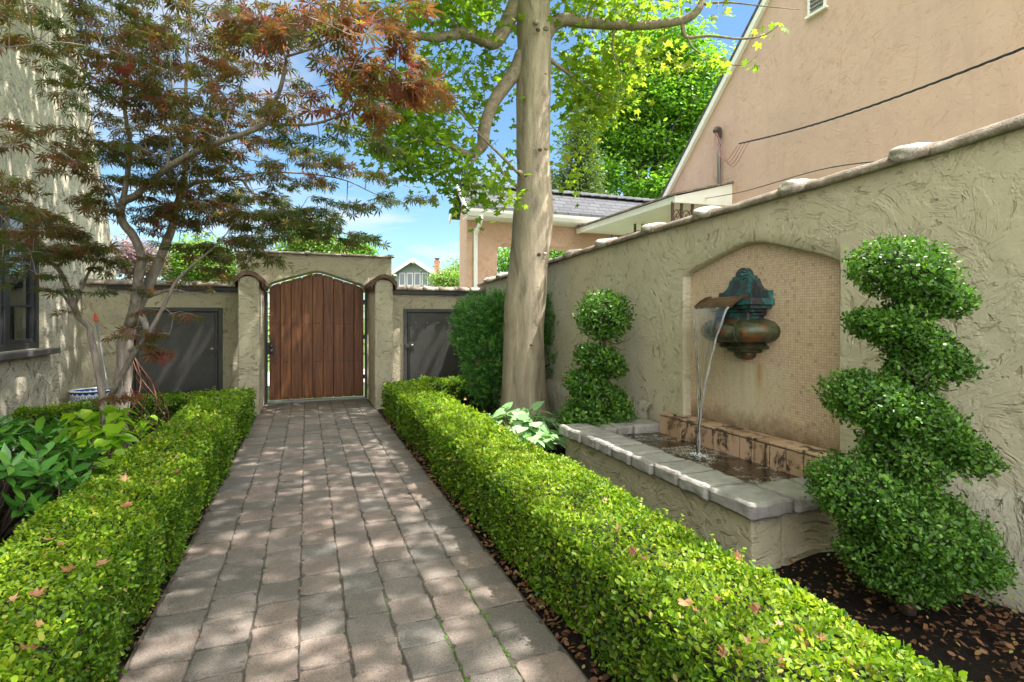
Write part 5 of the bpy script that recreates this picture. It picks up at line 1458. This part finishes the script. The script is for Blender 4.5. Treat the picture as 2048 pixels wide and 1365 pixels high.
# ================================================================== NEIGHBOUR'S HOUSE
NXH = 8.0
nh = thing('neighbour_house', 'peach stucco house with a steep white-trimmed gable behind the garden wall', 'house', (9.5, 7, 0))
def neighbour():
    apex = (6.15, 8.75); lo = (10.62, 4.28); lo2 = (1.55, 4.25)
    lo_x = (11.3, 3.55)
    sl = (apex[1] - lo[1]) / (lo[0] - apex[0])
    p = [(1.6, -.1), (10.6, -.1), (10.6, lo[1] + .02), apex, (1.6, lo[1] + .02)]
    MB().prism(p, 'x', NXH, NXH + 9).build('wall', M['peach'], nh)
    def roofpair(name, mat, x0, x1, t0, t1, over):
        mb = MB()
        for sgn in (1, -1):
            e = lo[0] - apex[0] + over
            mb.prism([(apex[0], apex[1] + t0), (apex[0] + sgn * e, apex[1] - e * sl + t0), (apex[0] + sgn * e, apex[1] - e * sl + t1), (apex[0], apex[1] + t1)], 'x', x0, x1)
        return mb.build(name, mat, nh)
    roofpair('roof', M['shingle'], NXH - .1, NXH + 9.1, .06, .14, .35)
    roofpair('rake_trim', M['white'], NXH - .09, NXH - .005, -.10, .058, .35)
    # louvred gable vent
    vy, vz = on_x(1635, 10, NXH)[1], on_x(1635, 24, NXH)[2]
    vt = MB()
    vt.box(NXH - .03, NXH + .0, vy - .17, vy - .13, vz, vz + .7); vt.box(NXH - .03, NXH, vy + .13, vy + .17, vz, vz + .7); vt.box(NXH - .03, NXH, vy - .13, vy + .13, vz + .66, vz + .7); vt.box(NXH - .06, NXH, vy - .2, vy + .2, vz - .04, vz - .001)
    f = vt.build('gable_vent', M['white'], nh)
    lv = MB()
    for i in range(9):
        z = vz + .02 + i * .07
        lv.prism([(vy - .13, z), (vy + .13, z), (vy + .13, z + .012), (vy - .13, z + .012)], 'x', NXH - .025, NXH + .02)
        lv.add([(NXH - .024, vy - .13, z), (NXH - .024, vy + .13, z), (NXH - .003, vy + .13, z + .06), (NXH - .003, vy - .13, z + .06)], [(0, 1, 2, 3)])
    lv.build('louvres', plain('grey_louvre', (.2, .2, .19), .6), f)
    # electric mast
    a, b = on_x(1438, 390, NXH - .06), on_x(1438, 272, NXH - .06)
    ms = MB().tube([a - Vector((0, 0, .3)), b], .035, 10, 2).build('service_mast', plain('grey_conduit', (.17, .16, .15), .5, .5), nh, smooth=True)
    MB().tube([b + Vector((0, 0, -.03)), b + Vector((-.0, 0, .07)), b + Vector((-.03, -.02, .12)), b + Vector((-.10, -.03, .11)), b + Vector((-.14, -.04, .05))], [.045, .06, .06, .055, .04], 12, 3).build('weather_head', plain('dark_weather_head', (.07, .05, .045), .6), ms, smooth=True)
    pk = plain('pink_wire', (.42, .20, .17), .6)
    for k in range(4):
        o = b + Vector((-.12, -.03 - .01 * k, .04)); e = on_x(1475 + 8 * k, 292 - 3 * k, NXH - .3)
        MB().tube([o, o + Vector((-.03, -.02 - .05 * k, -.3)), o * .5 + e * .5 + Vector((0, 0, -.42 - .06 * k)), e], .007, 5, 5).build('loop_wire', pk, ms, smooth=True)
    # rust patches are in the stucco; a small canopy roof on the side
    E, T = 6.6, .0
    y0, y1 = 8.51, 12.55
    zc = 3.60
    fa = MB().box(E, E + .05, y0 - .0, y1, zc, zc + .135)
    fa.prism([(E + .051, zc), (NXH - .002, zc + .03), (NXH - .002, zc + .49), (E + .051, zc + .135)], 'y', y0, y0 + .045)
    fa.build('canopy_fascia', M['white'], nh, bevel=.006)
    MB().prism([(E - .05, zc + .138), (NXH - .002, zc + .50), (NXH - .002, zc + .535), (E - .05, zc + .172)], 'y', y0 - .04, y1).build('canopy_roof', M['coping'], nh)
    MB().box(E + .06, NXH - .01, y0 + .06, y1, zc + .04, zc + .06).build('canopy_ceiling', M['white'], nh)
    def post(us, y):
        pm = MB(); xs = []
        for u in us:
            q = on_y(u, 440, y); xs.append((q.x, q.y)); pm.box(q.x - .022, q.x + .022, q.y - .022, q.y + .022, -.1, zc + .03)
        for i in range(len(us) - 1):
            (xa, ya), (xb, yb) = xs[i], xs[i + 1]
            for k in range(14):
                z = zc - .1 - k * .26; sg = 1 if k % 2 else -1
                m = (xa + xb) / 2; w = abs(xb - xa) / 2 - .02
                pts = [(m + sg * w * .9 * math.cos(t) * (1 - t / 9), ya, z - .11 + .11 * math.sin(t) * (1 - t / 9)) for t in np.linspace(-1.6, 6.5, 18)]
                pm.tube(pts, .011, 5, 2)
                pm.tube([(m - sg * w, ya, z + .02), (m, ya, z - .1), (m + sg * w, ya, z - .22)], .010, 5, 4)
        pm.build('iron_post', M['iron'], nh)
    post((1345, 1363, 1385), 8.6)
    post((1270, 1285), 10.9)
neighbour()
ct = MB()
a = on_x(1478, 288, NXH - .35)
e = W(2110, 72, 4.6)
for k in range(3):
    pts = [a * (1 - t) + e * t + Vector((0, 0, -.10 * math.sin(math.pi * t))) + Vector((.0, .009 * math.cos(t * 70 + k * 2.1), .009 * math.sin(t * 70 + k * 2.1))) for t in np.linspace(0, 1, 120)]
    ct.tube([np.array(p) for p in pts], .007, 5, 1, raw=True)
tag(ct.build('power_cable', plain('black_cable', (.025, .025, .028), .6), smooth=True), 'twisted black power cable slanting across the peach gable to its mast', 'cable')
c2 = MB().tube([on_x(1380, 402, 7.9), on_x(1480, 385, 6.5), on_x(1640, 340, 5.5), on_x(1800, 318, 5)], .007, 5, 6)
tag(c2.build('thin_wire', plain('thin_black_wire', (.03, .03, .03), .6), smooth=True), 'thin dark wire running just above the wall coping to the white canopy', 'wire')
# ---- porte-cochere
pc = thing('porch', 'peach carport porch with grey shingle roof and white gutter behind the trunk', 'porch', (6, 13.2, 0))
def porch():
    Y = 12.7; x0, x1 = 3.67, 8.6; th = .67
    zt = 3.82
    # front wall with arched driveway opening
    ox = on_y(994, 500, Y).x; oz = on_y(1100, 492, Y).z
    cr = [(ox, oz - .30), (ox + .03, oz - .12), (ox + .12, oz - .015), (ox + .2, oz)]
    poly = [(x0, -.1), (ox, -.1)] + cr + [(x1, oz - .04), (x1, zt), (x0, zt)]
    MB().prism(poly, 'y', Y, Y + th).build('front_wall', M['peach_y'], pc)
    MB().prism([(Y, zt + .001), (Y + th, zt + .001), (Y + th / 2 + .02, 4.62), (Y + th / 2 - .02, 4.62)], 'x', x0, x0 + .3).build('gable_end', M['peach'], pc)
    # soffit and gutter
    gz = 3.98
    MB().box(x0 - .1, NXH - .02, Y - .42, Y - .002, gz - .18, gz - .15).build('soffit', M['white'], pc)
    gt = MB().prism([(Y - .45, gz), (Y - .56, gz), (Y - .55, gz - .07), (Y - .50, gz - .16), (Y - .425, gz - .16), (Y - .425, gz)], 'x', x0 - .15, NXH - .05)
    g = gt.build('gutter', M['gutter'], pc)
    MB().box(x0 - .15, NXH - .05, Y - .42, Y - .40, gz - .145, gz + .02).build('fascia', M['white'], pc)
    dx = on_y(951, 500, Y - .05).x
    MB().tube([(dx, Y - .49, gz - .15), (dx, Y - .47, gz - .28), (dx, Y - .12, gz - .52), (dx, Y - .07, gz - .65), (dx, Y - .07, .1)], .052, 8, 4).build('downspout', M['gutter'], pc)
    # gabled roof, ridge along x
    r0, r1 = (Y - .47, gz + .02), (Y + th / 2, 4.70)
    def slab(a, b, t, x0_, x1_, name, mat): return MB().prism([a, b, (b[0], b[1] + t), (a[0], a[1] + t)], 'x', x0_, x1_).build(name, mat, pc)
    slab(r0, r1, .07, x0 - .12, 11, 'roof', M['shingle'])
    slab((2 * r1[0] - r0[0], r0[1]), r1, .07, x0 - .12, 11, 'roof', M['shingle'])
    ca = MB()
    for i in range(26):
        x = x0 - .1 + i * .28
        ca.prism([(r1[0] - .16, r1[1] + .005), (r1[0], r1[1] + .095), (r1[0] + .16, r1[1] + .005), (r1[0] + .16, r1[1] + .03), (r1[0], r1[1] + .125), (r1[0] - .16, r1[1] + .03)], 'x', x, x + .30)
        for q in range(len(ca.v) - 6, len(ca.v)): ca.v[q] = (ca.v[q][0], ca.v[q][1], ca.v[q][2] + .022)
    ca.build('ridge_cap', M['shingle'], pc)
    rk = MB()
    for sg in (1, -1):
        ye = r1[0] - sg * (r1[0] - r0[0]); rk.prism([(ye, r0[1] - .12), (r1[0], r1[1] - .12), (r1[0], r1[1] + .04), (ye, r0[1] + .04)], 'x', x0 - .165, x0 - .125)
    rk.build('rake_board', M['white'], pc)
    MB().tube([on_y(1285, 465, Y - .05), on_y(1255, 452, Y - .05), on_y(1228, 462, Y - .05), on_y(1222, 480, Y - .05)], .014, 6, 5).build('loose_wire', M['black_metal'], pc, smooth=True)
porch()
# ================================================================== FAR HOUSES
M['grey_trim'] = plain('pale_grey_trim', (.45, .45, .45), .6)
def far_house():
    D = 58.; k = D / F
    a, b = W(790, 600, D), W(866, 600, D)
    root = thing('bungalow', 'grey gabled bungalow with white trim seen far beyond the wall', 'house', ((a.x + b.x) / 2, (a.y + b.y) / 2, -.1))
    grey = plain('grey_siding', (.17, .18, .20), .8, 0, 4, .06)
    e = (b - a).normalized(); nrm = Vector((-e.y, e.x, 0))
    w = (b - a).length; mid = w / 2
    ez = CAMH + (640 - 548) * k; pz = CAMH + (640 - 523) * k
    def put(mb, name, mat, parent=root, **q):
        mb.v = [tuple(a + e * p[0] + nrm * p[1] + Vector((0, 0, p[2] - a.z))) for p in mb.v]
        return mb.build(name, mat, parent, **q)
    put(MB().prism([(0, -.1), (w, -.1), (w, ez), (mid, pz), (0, ez)], 'y', 0, 9), 'wall', grey)
    for sg in (1, -1):
        ov = .75; sl = (pz - ez) / mid
        pts = [(mid, pz + .06), (mid + sg * (mid + ov), ez - ov * sl + .06), (mid + sg * (mid + ov), ez - ov * sl + .3), (mid, pz + .3)]
        put(MB().prism(pts, 'y', -.9, 9.2), 'roof', plain('pale_roof', (.45, .40, .37), .9, 0, 2, .15))
        pts = [(mid, pz - .12), (mid + sg * (mid + ov), ez - ov * sl - .12), (mid + sg * (mid + ov), ez - ov * sl + .10), (mid, pz + .10)]
        put(MB().prism(pts, 'y', -1.0, -.91), 'barge_board', M['grey_trim'])
    for x in (.15, w - .15, mid): put(MB().prism([(-.9, 0), (-.9, .25), (0, -.75), (0, -1.0)], 'x', x - .09, x + .09) if False else MB().box(x - .09, x + .09, -.9, -.01, (pz if x == mid else ez) - .28, (pz if x == mid else ez) - .1), 'bracket', M['white'])
    wb, wt = CAMH + (640 - 572) * k, CAMH + (640 - 546) * k
    for i in range(4):
        x0 = w * (.11 + .2 * i); x1 = x0 + w * .165
        fr = MB()
        for q in ((x0, x1, wb, wb + .1), (x0, x1, wt - .1, wt), (x0, x0 + .09, wb + .1, wt - .1), (x1 - .09, x1, wb + .1, wt - .1)): fr.box(q[0], q[1], -.08, -.002, q[2], q[3])
        f = put(fr, 'window', M['grey_trim'])
        put(MB().box(x0 + .09, x1 - .09, -.05, -.02, wb + .1, wt - .1), 'pane', M['dark_pane'], f)
    # brick chimney on the right flank
    cx = w * 1.0
    s = Nt('red_chimney_brick'); bt = s.n('TexBrick', {'Vector': s.obj(), 'Color1': (.34, .11, .07, 1), 'Color2': (.26, .08, .05, 1), 'Mortar': (.4, .33, .28, 1), 'Scale': 4.0, 'Mortar Size': .015}); s.set(color=bt.outputs['Color'], rough=.9)
    ct_ = CAMH + (640 - 520) * k
    ch = put(MB().box(cx - .12, cx + .42, 1.8, 2.5, 0, ct_).box(cx - .2, cx + .5, 1.72, 2.58, ct_, ct_ + .12), 'chimney', s.m)
    put(MB().box(cx - .02, cx + .32, 1.9, 2.4, ct_ + .13, ct_ + .35).box(cx - .12, cx + .42, 1.8, 2.5, ct_ + .351, ct_ + .40), 'chimney_cap', M['black_metal'], ch)
far_house()
def pale_house():
    D = 82.; k = D / F
    a, b = W(862, 610, D), W(960, 610, D)
    root = thing('pale_house', 'pale house with weathered shingle roof right of the red chimney', 'house', ((a.x + b.x) / 2, (a.y + b.y) / 2, -.1))
    e = (b - a).normalized(); n = Vector((-e.y, e.x, 0)); w = (b - a).length
    ez = CAMH + (640 - 566) * k; rz = CAMH + (640 - 535) * k
    def put(mb, nm, mat):
        mb.v = [tuple(a + e * p[0] + n * p[1] + Vector((0, 0, p[2] - a.z))) for p in mb.v]; return mb.build(nm, mat, root)
    put(MB().box(0, w, 0, 8, 0, ez), 'wall', plain('cream_siding', (.55, .52, .48), .8))
    put(MB().add([(-.4, -.5, ez - .1), (w + .4, -.5, ez - .1), (w * .62, 4, rz), (w * .2, 4, rz), (-.4, 8.5, ez - .1), (w + .4, 8.5, ez - .1)], [(0, 1, 2, 3), (4, 3, 2, 5), (0, 3, 4), (1, 5, 2), (0, 4, 5, 1)]), 'roof', plain('weathered_shake_roof', (.36, .29, .255), .9, 0, 1.6, .3))
pale_house()
# ================================================================== BACKGROUND TREES
def bg_tree(name, label, base, trunk_top, blobs, leaf, n, size, trunk_r=.2, mat='tree_leaf', limbs=5, kind='rhomb', flat=.6, cat='tree', clump=9, group='trees beyond the garden walls'):
    root = thing(name, label, cat, (base[0], base[1], -.1), group)
    P, N, T = [], [], []
    tot = sum(b[3] * b[4] for b in blobs)
    tb = MB()
    base = np.array((base[0], base[1], -.15)); tt = np.array(trunk_top)
    tb.tube([base, base * .6 + tt * .4 + rng.normal(0, .1, 3), tt], [trunk_r, trunk_r * .8, trunk_r * .5], 8, 5)
    TT = []
    for (u, v, D, ru, rv) in blobs:
        c = np.array(W(u, v, D)); k = D / F
        m = max(3, int(n * ru * rv / tot / clump))
        for i in range(limbs if len(blobs) < 5 else 2):
            q = c + rng.normal(0, .35, 3) * np.array((ru * k, ru * k, rv * k))
            tb.tube([base * .35 + tt * .65, (tt + q) / 2 - UP * .2, q], [trunk_r * .5, trunk_r * .25, trunk_r * .06], 6, 4)
        d = rnd(m) * (rng.random(m) ** .45)[:, None]
        cc = c + d * np.array((ru * k, ru * k * .9, rv * k))
        tone = rng.normal(.45, .17, m) + .2 * d[:, 2]
        sp = size * 1.9
        o = rng.normal(0, 1, (m, clump, 3)) * np.array((sp, sp, sp * flat))
        P.append((cc[:, None] + o).reshape(-1, 3)); TT.append((tone[:, None] + rng.normal(0, .14, (m, clump))).ravel())
        oo = o.reshape(-1, 3); T.append(oo + rng.normal(0, .1, oo.shape) * size - UP * size * .3)
        N.append(np.tile(UP, (m * clump, 1)) * .9 + rng.normal(0, .5, (m * clump, 3)) + unit(oo) * .3)
    P = np.concatenate(P); k = len(P)
    leaves('crown', P, np.concatenate(N), np.concatenate(T), rng.uniform(.7, 1.3, k) * size, kind, M[mat], root, np.concatenate(TT))
    tb.build('trunk', M['dark_bark'], root, smooth=True)
    return root
b = W(1290, 640, 24)
bg_tree('green_maple', 'tall dense green shade tree rising behind the shingled carport roof', (b.x, b.y), W(1285, 330, 24),
        [(1330, 90, 24, 85, 45), (1270, 130, 24, 75, 60), (1380, 150, 24, 70, 60), (1230, 210, 24, 85, 60), (1320, 220, 24, 100, 65), (1390, 240, 24, 55, 60), (1200, 280, 24, 55, 45), (1280, 300, 24, 85, 45), (1360, 310, 24, 60, 40), (1350, 365, 23, 60, 30), (1220, 350, 23, 50, 30), (1290, 375, 22.5, 55, 22), (1190, 375, 23, 35, 20)], 0, 38000, .18, .22, kind='oval', flat=.35)
b = W(1150, 640, 19)
bg_tree('cedar_tree', 'feathery cedar tree between the pale trunk and the big shade tree', (b.x, b.y), W(1155, 320, 19),
        [(1165, 400, 19, 50, 30), (1160, 350, 19, 42, 35), (1158, 300, 19, 34, 38), (1165, 250, 19, 22, 35), (1120, 380, 19, 30, 40)], 0, 13000, .10, .15, 'cedar_leaf', 2, 'needle' if False else 'rhomb', 1.4)
b = W(1060, 640, 34)
bg_tree('backdrop_tree', 'dark green tree glimpsed through the carport arch', (b.x, b.y), W(1060, 560, 34), [(1020, 530, 34, 40, 50), (1080, 520, 34, 50, 45), (1150, 505, 34, 60, 40), (1220, 500, 34, 50, 40)], 0, 12000, .2, .3)
for (nm, lb, u, v, D, ru, rv, n, sz, mt) in (
    ('leafy_tree', 'bright green tree beyond the left metal door wall', 400, 525, 22, 85, 55, 11000, .14, 'light_leaf'),
    ('leafy_tree', 'round bright green tree behind the left end of the gate arch', 620, 490, 26, 62, 52, 10000, .15, 'light_leaf'),
    ('leafy_tree', 'small pale green treetop peeping above the gate arch', 712, 505, 30, 32, 26, 3500, .16, 'tree_leaf'),
    ('plum_tree', 'purple-leaved plum tree between the house corner and the maple', 268, 520, 20, 42, 42, 4200, .12, 'plum_leaf'),
    ('garden_shrub', 'yellow-green shrub top beyond the wall beside the carport', 896, 562, 24, 34, 24, 2600, .11, 'light_leaf'),
    ('leafy_tree', 'slim pale tree beyond the wall touching the carport pier', 917, 545, 27, 13, 30, 1100, .12, 'light_leaf'),
    ('garden_shrub', 'sunlit green shrubbery glimpsed through the gap around the wooden gate', 632, 655, 10.8, 92, 112, 14000, .07, 'light_leaf')):
    b = W(u, 640, D)
    bg_tree(nm, lb, (b.x, b.y), W(u, v, D), [(u, v, D, ru, rv)] if rv < 40 or nm != 'leafy_tree' else [(u - ru * .35, v + rv * .2, D, ru * .6, rv * .7), (u + ru * .4, v + rv * .25, D, ru * .6, rv * .65), (u, v - rv * .3, D, ru * .55, rv * .6)], 0, n, sz, .12, mt, cat='tree' if 'tree' in nm else 'shrub')
# ================================================================== FALLEN LEAVES
def dry_leaf_proto(i):
    v, f = leaf_tpl('plane')
    s = random.uniform(.034, .056)
    mb = MB()
    co = []
    tw = random.uniform(-1.2, 1.2)
    for p in v:
        x, y, z = p; r = math.hypot(x - .3, y)
        co.append((s * (x - .35), s * y * (1 - .25 * abs(tw) * r), s * (.75 * r * r + .6 * tw * y * x + random.uniform(-.08, .1))))
    mb.add(co, [tuple(q) for q in f]); mb.t = [random.random()] * len(f)
    return mb
protos = []
def scatter_leaves(spots, label, group):
    for (x, y, z) in spots:
        if len(protos) < 8:
            o = dry_leaf_proto(len(protos)).build('fallen_leaf', M['dry_leaf']); protos.append(o)
        else:
            o = random.choice(protos).copy(); COL.objects.link(o)
        o.location = (x, y, z); o.rotation_euler = (random.uniform(-.5, .5), random.uniform(-.5, .5), random.uniform(0, 6.28))
        sc = random.uniform(.75, 1.2) * (.6 if z < .1 else 1); o.scale = (sc, sc, sc)
        tag(o, label, 'leaf', group)
rh = [(1370, 1205), (1390, 1222), (1430, 1195), (1448, 1308), (1480, 1312), (1500, 1285), (1525, 1292), (1560, 1250), (1515, 1220), (1600, 1262), (1605, 1298), (1640, 1278), (1560, 1330), (1270, 1105), (1288, 1117), (1478, 1117), (1235, 1058), (1210, 1000), (1700, 1330), (1740, 1345), (1725, 1290), (1052, 905), (1040, 870), (930, 800), (1110, 950)]
scatter_leaves([tuple(on_z(u, v, .445)) for u, v in rh], 'dry curled brown leaf lying on top of the hedge beside the fountain', 'dry leaves on the fountain hedge')
lh = [(100, 1080), (118, 1090), (90, 1112), (200, 1128), (70, 1190), (80, 1250), (22, 1200), (140, 1140), (250, 1010), (190, 1032), (298, 920), (310, 966), (330, 920), (350, 918), (375, 872), (392, 852), (250, 960), (60, 1300), (372, 990), (430, 810), (300, 880), (45, 1105), (470, 795), (350, 945)]
lh = [(u, v) for u, v in lh if -1.18 < on_z(u, v, .445).x < -.69]
scatter_leaves([tuple(on_z(u, v, .445)) for u, v in lh], 'dry orange-brown leaf lying on top of the hedge left of the path', 'dry leaves on the left hedge')
ph = [(893, 1188), (1030, 1208), (815, 1015), (812, 1085), (700, 1302), (915, 1150), (602, 1012), (640, 1070), (520, 1110), (602, 1178), (400, 1276), (486, 1326), (690, 880), (700, 1060), (800, 1062)]
scatter_leaves([tuple(on_z(u, v, .012)) for u, v in ph], 'small dry leaf lying on the paved path', 'dry leaves on the path')
q = W(1706, 1020, 2.2); scatter_leaves([tuple(q)], 'dry orange leaf caught in the lower tier of the large topiary', None) if False else None
# litter of small leaves on the soil
def litter(name, label, n, fn, s0, s1):
    P = np.array([fn() for _ in range(n)])
    tag(leaves(name, P, UP + rng.normal(0, .35, (n, 3)), rng.normal(0, 1, (n, 3)) * (1, 1, .15), rng.uniform(s0, s1, n), 'oval', M['litter']), label, 'leaf litter', kind='stuff')
def spot_r():
    while True:
        x, y = random.uniform(1.63, 3.08), random.uniform(.2, 2.25)
        if random.random() < .25 + .75 * max(0, (x - 2.2)) : return (x, y, -.012 + random.random() * .02)
litter('leaf_litter', 'brown and yellow leaf litter on the dark soil under the large topiary', 1500, spot_r, .015, .034)
tag(leaves('leaf_litter', *(lambda n: (np.stack([rng.uniform(2.5, 3.08, n), rng.uniform(.4, 2.0, n), rng.uniform(-.01, .03, n)], 1), UP + rng.normal(0, .5, (n, 3)), rng.normal(0, 1, (n, 3)) * (1, 1, .2), rng.uniform(.02, .05, n)))(300), 'rhomb', M['litter'], None), 'larger rusty dead leaves heaped on the soil along the wall foot', 'leaf litter', kind='stuff')
litter('leaf_litter', 'brown dead leaves in the narrow gap between the path and the fountain hedge', 900, lambda: (random.gauss(1.035, .03), random.uniform(.8, 7.9), random.uniform(-.02, .01)), .02, .045)
litter('leaf_litter', 'scattered dead leaves along the foot of the left hedge', 260, lambda: (random.gauss(-.67, .012), random.uniform(1.2, 7.9), random.uniform(-.015, .006)), .012, .03)
litter('leaf_litter', 'leaf litter on the soil under the maple and laurel', 700, lambda: (random.uniform(-2.9, -1.2), random.uniform(3, 7.6), random.uniform(-.02, .01)), .02, .05)
# ================================================================== SKY, SUN, CAMERA
wd = bpy.data.worlds.new('World'); SC.world = wd; wd.use_nodes = True
nt = wd.node_tree; bg = nt.nodes['Background']
sky = nt.nodes.new('ShaderNodeTexSky'); sky.sky_type = 'NISHITA'; sky.sun_disc = False
sky.sun_elevation = math.asin(S_DIR.z); sky.sun_rotation = math.atan2(S_DIR.x, S_DIR.y)
sky.air_density = AIR; sky.dust_density = .25; sky.ozone_density = 1.0
tc = nt.nodes.new('ShaderNodeTexCoord'); sp = nt.nodes.new('ShaderNodeSeparateXYZ'); nt.links.new(tc.outputs['Generated'], sp.inputs[0])
def wm(op, a, b=0):
    x = nt.nodes.new('ShaderNodeMath'); x.operation = op
    for i, v in enumerate((a, b)):
        if isinstance(v, bpy.types.NodeSocket): nt.links.new(v, x.inputs[i])
        else: x.inputs[i].default_value = v
    return x.outputs[0]
zz = wm('ADD', wm('MAXIMUM', sp.outputs[2], 0.0), .12)
cb = nt.nodes.new('ShaderNodeCombineXYZ'); nt.links.new(wm('DIVIDE', sp.outputs[0], zz), cb.inputs[0]); nt.links.new(wm('DIVIDE', sp.outputs[1], zz), cb.inputs[1])
mp = nt.nodes.new('ShaderNodeMapping'); nt.links.new(cb.outputs[0], mp.inputs[0]); mp.inputs['Location'].default_value = CLOUD_OFF; mp.inputs['Scale'].default_value = (1.0, 1.0, 1.0)
nz = nt.nodes.new('ShaderNodeTexNoise'); nt.links.new(mp.outputs[0], nz.inputs['Vector']); nz.inputs['Scale'].default_value = .8; nz.inputs['Detail'].default_value = 9; nz.inputs['Roughness'].default_value = .58; nz.inputs['Distortion'].default_value = .3
cr = nt.nodes.new('ShaderNodeValToRGB'); hi = nt.nodes.new('ShaderNodeMapRange'); hi.interpolation_type = 'SMOOTHSTEP'; nt.links.new(sp.outputs[2], hi.inputs[0])
for q_, v_ in ((1, .55), (2, .85), (3, 0.), (4, FILL_CLOUD_BIAS)): hi.inputs[q_].default_value = v_
bk = nt.nodes.new('ShaderNodeMapRange'); bk.interpolation_type = 'SMOOTHSTEP'; nt.links.new(sp.outputs[1], bk.inputs[0])
for q_, v_ in ((1, .15), (2, -.5), (3, 0.), (4, FILL_CLOUD_BIAS)): bk.inputs[q_].default_value = v_
bias = wm('MAXIMUM', hi.outputs[0], bk.outputs[0])  # bright unseen clouds added overhead and behind the camera as fill light
nt.links.new(wm('ADD', nz.outputs['Fac'], bias), cr.inputs[0])
cl = wm('ADD', CLOUD_V, wm('MULTIPLY', bias, (FILL_CLOUD_L - CLOUD_V) / FILL_CLOUD_BIAS))
ccol = nt.nodes.new('ShaderNodeCombineXYZ')
for q_ in range(3): nt.links.new(cl, ccol.inputs[q_]); cr.color_ramp.elements[0].position = .47; cr.color_ramp.elements[1].position = .70
mx = nt.nodes.new('ShaderNodeMix'); mx.data_type = 'RGBA'; nt.links.new(cr.outputs[0], mx.inputs[0]); tn = nt.nodes.new('ShaderNodeMix'); tn.data_type = 'RGBA'; tn.blend_type = 'MULTIPLY'; tn.inputs[0].default_value = 1; nt.links.new(sky.outputs[0], tn.inputs[6]); tn.inputs[7].default_value = (.80, 1.0, 1.02, 1); nt.links.new(tn.outputs[2], mx.inputs[6]); nt.links.new(ccol.outputs[0], mx.inputs[7])
nt.links.new(mx.outputs[2], bg.inputs[0]); bg.inputs[1].default_value = SKY_K
sl = bpy.data.lights.new('sun', 'SUN'); sl.energy = SUN_K; sl.angle = R(.53); sl.color = (1, .95, .86)
so = bpy.data.objects.new('sun', sl); COL.objects.link(so); so.rotation_euler = S_DIR.to_track_quat('Z', 'Y').to_euler()
cam = bpy.data.cameras.new('camera'); cam.sensor_width = 36; cam.lens = F / 2048 * 36; cam.shift_y = -(682.5 - VH) / 2048
cam.clip_start = .05; cam.clip_end = 2000
co = bpy.data.objects.new('camera', cam); COL.objects.link(co); co.location = (0, 0, CAMH); co.rotation_euler = (R(90), 0, -YAW)
SC.camera = co
vs_ = SC.view_settings; vs_.view_transform = 'Standard'; vs_.look = 'None'; vs_.gamma = 1; vs_.use_curve_mapping = False; vs_.exposure = EXPO
SC.cycles.max_bounces = 8; SC.cycles.transparent_max_bounces = 8; SC.cycles.transmission_bounces = 8; SC.cycles.diffuse_bounces = 4
SC.cycles.caustics_reflective = False; SC.cycles.caustics_refractive = False
SC.cycles.use_denoising = True
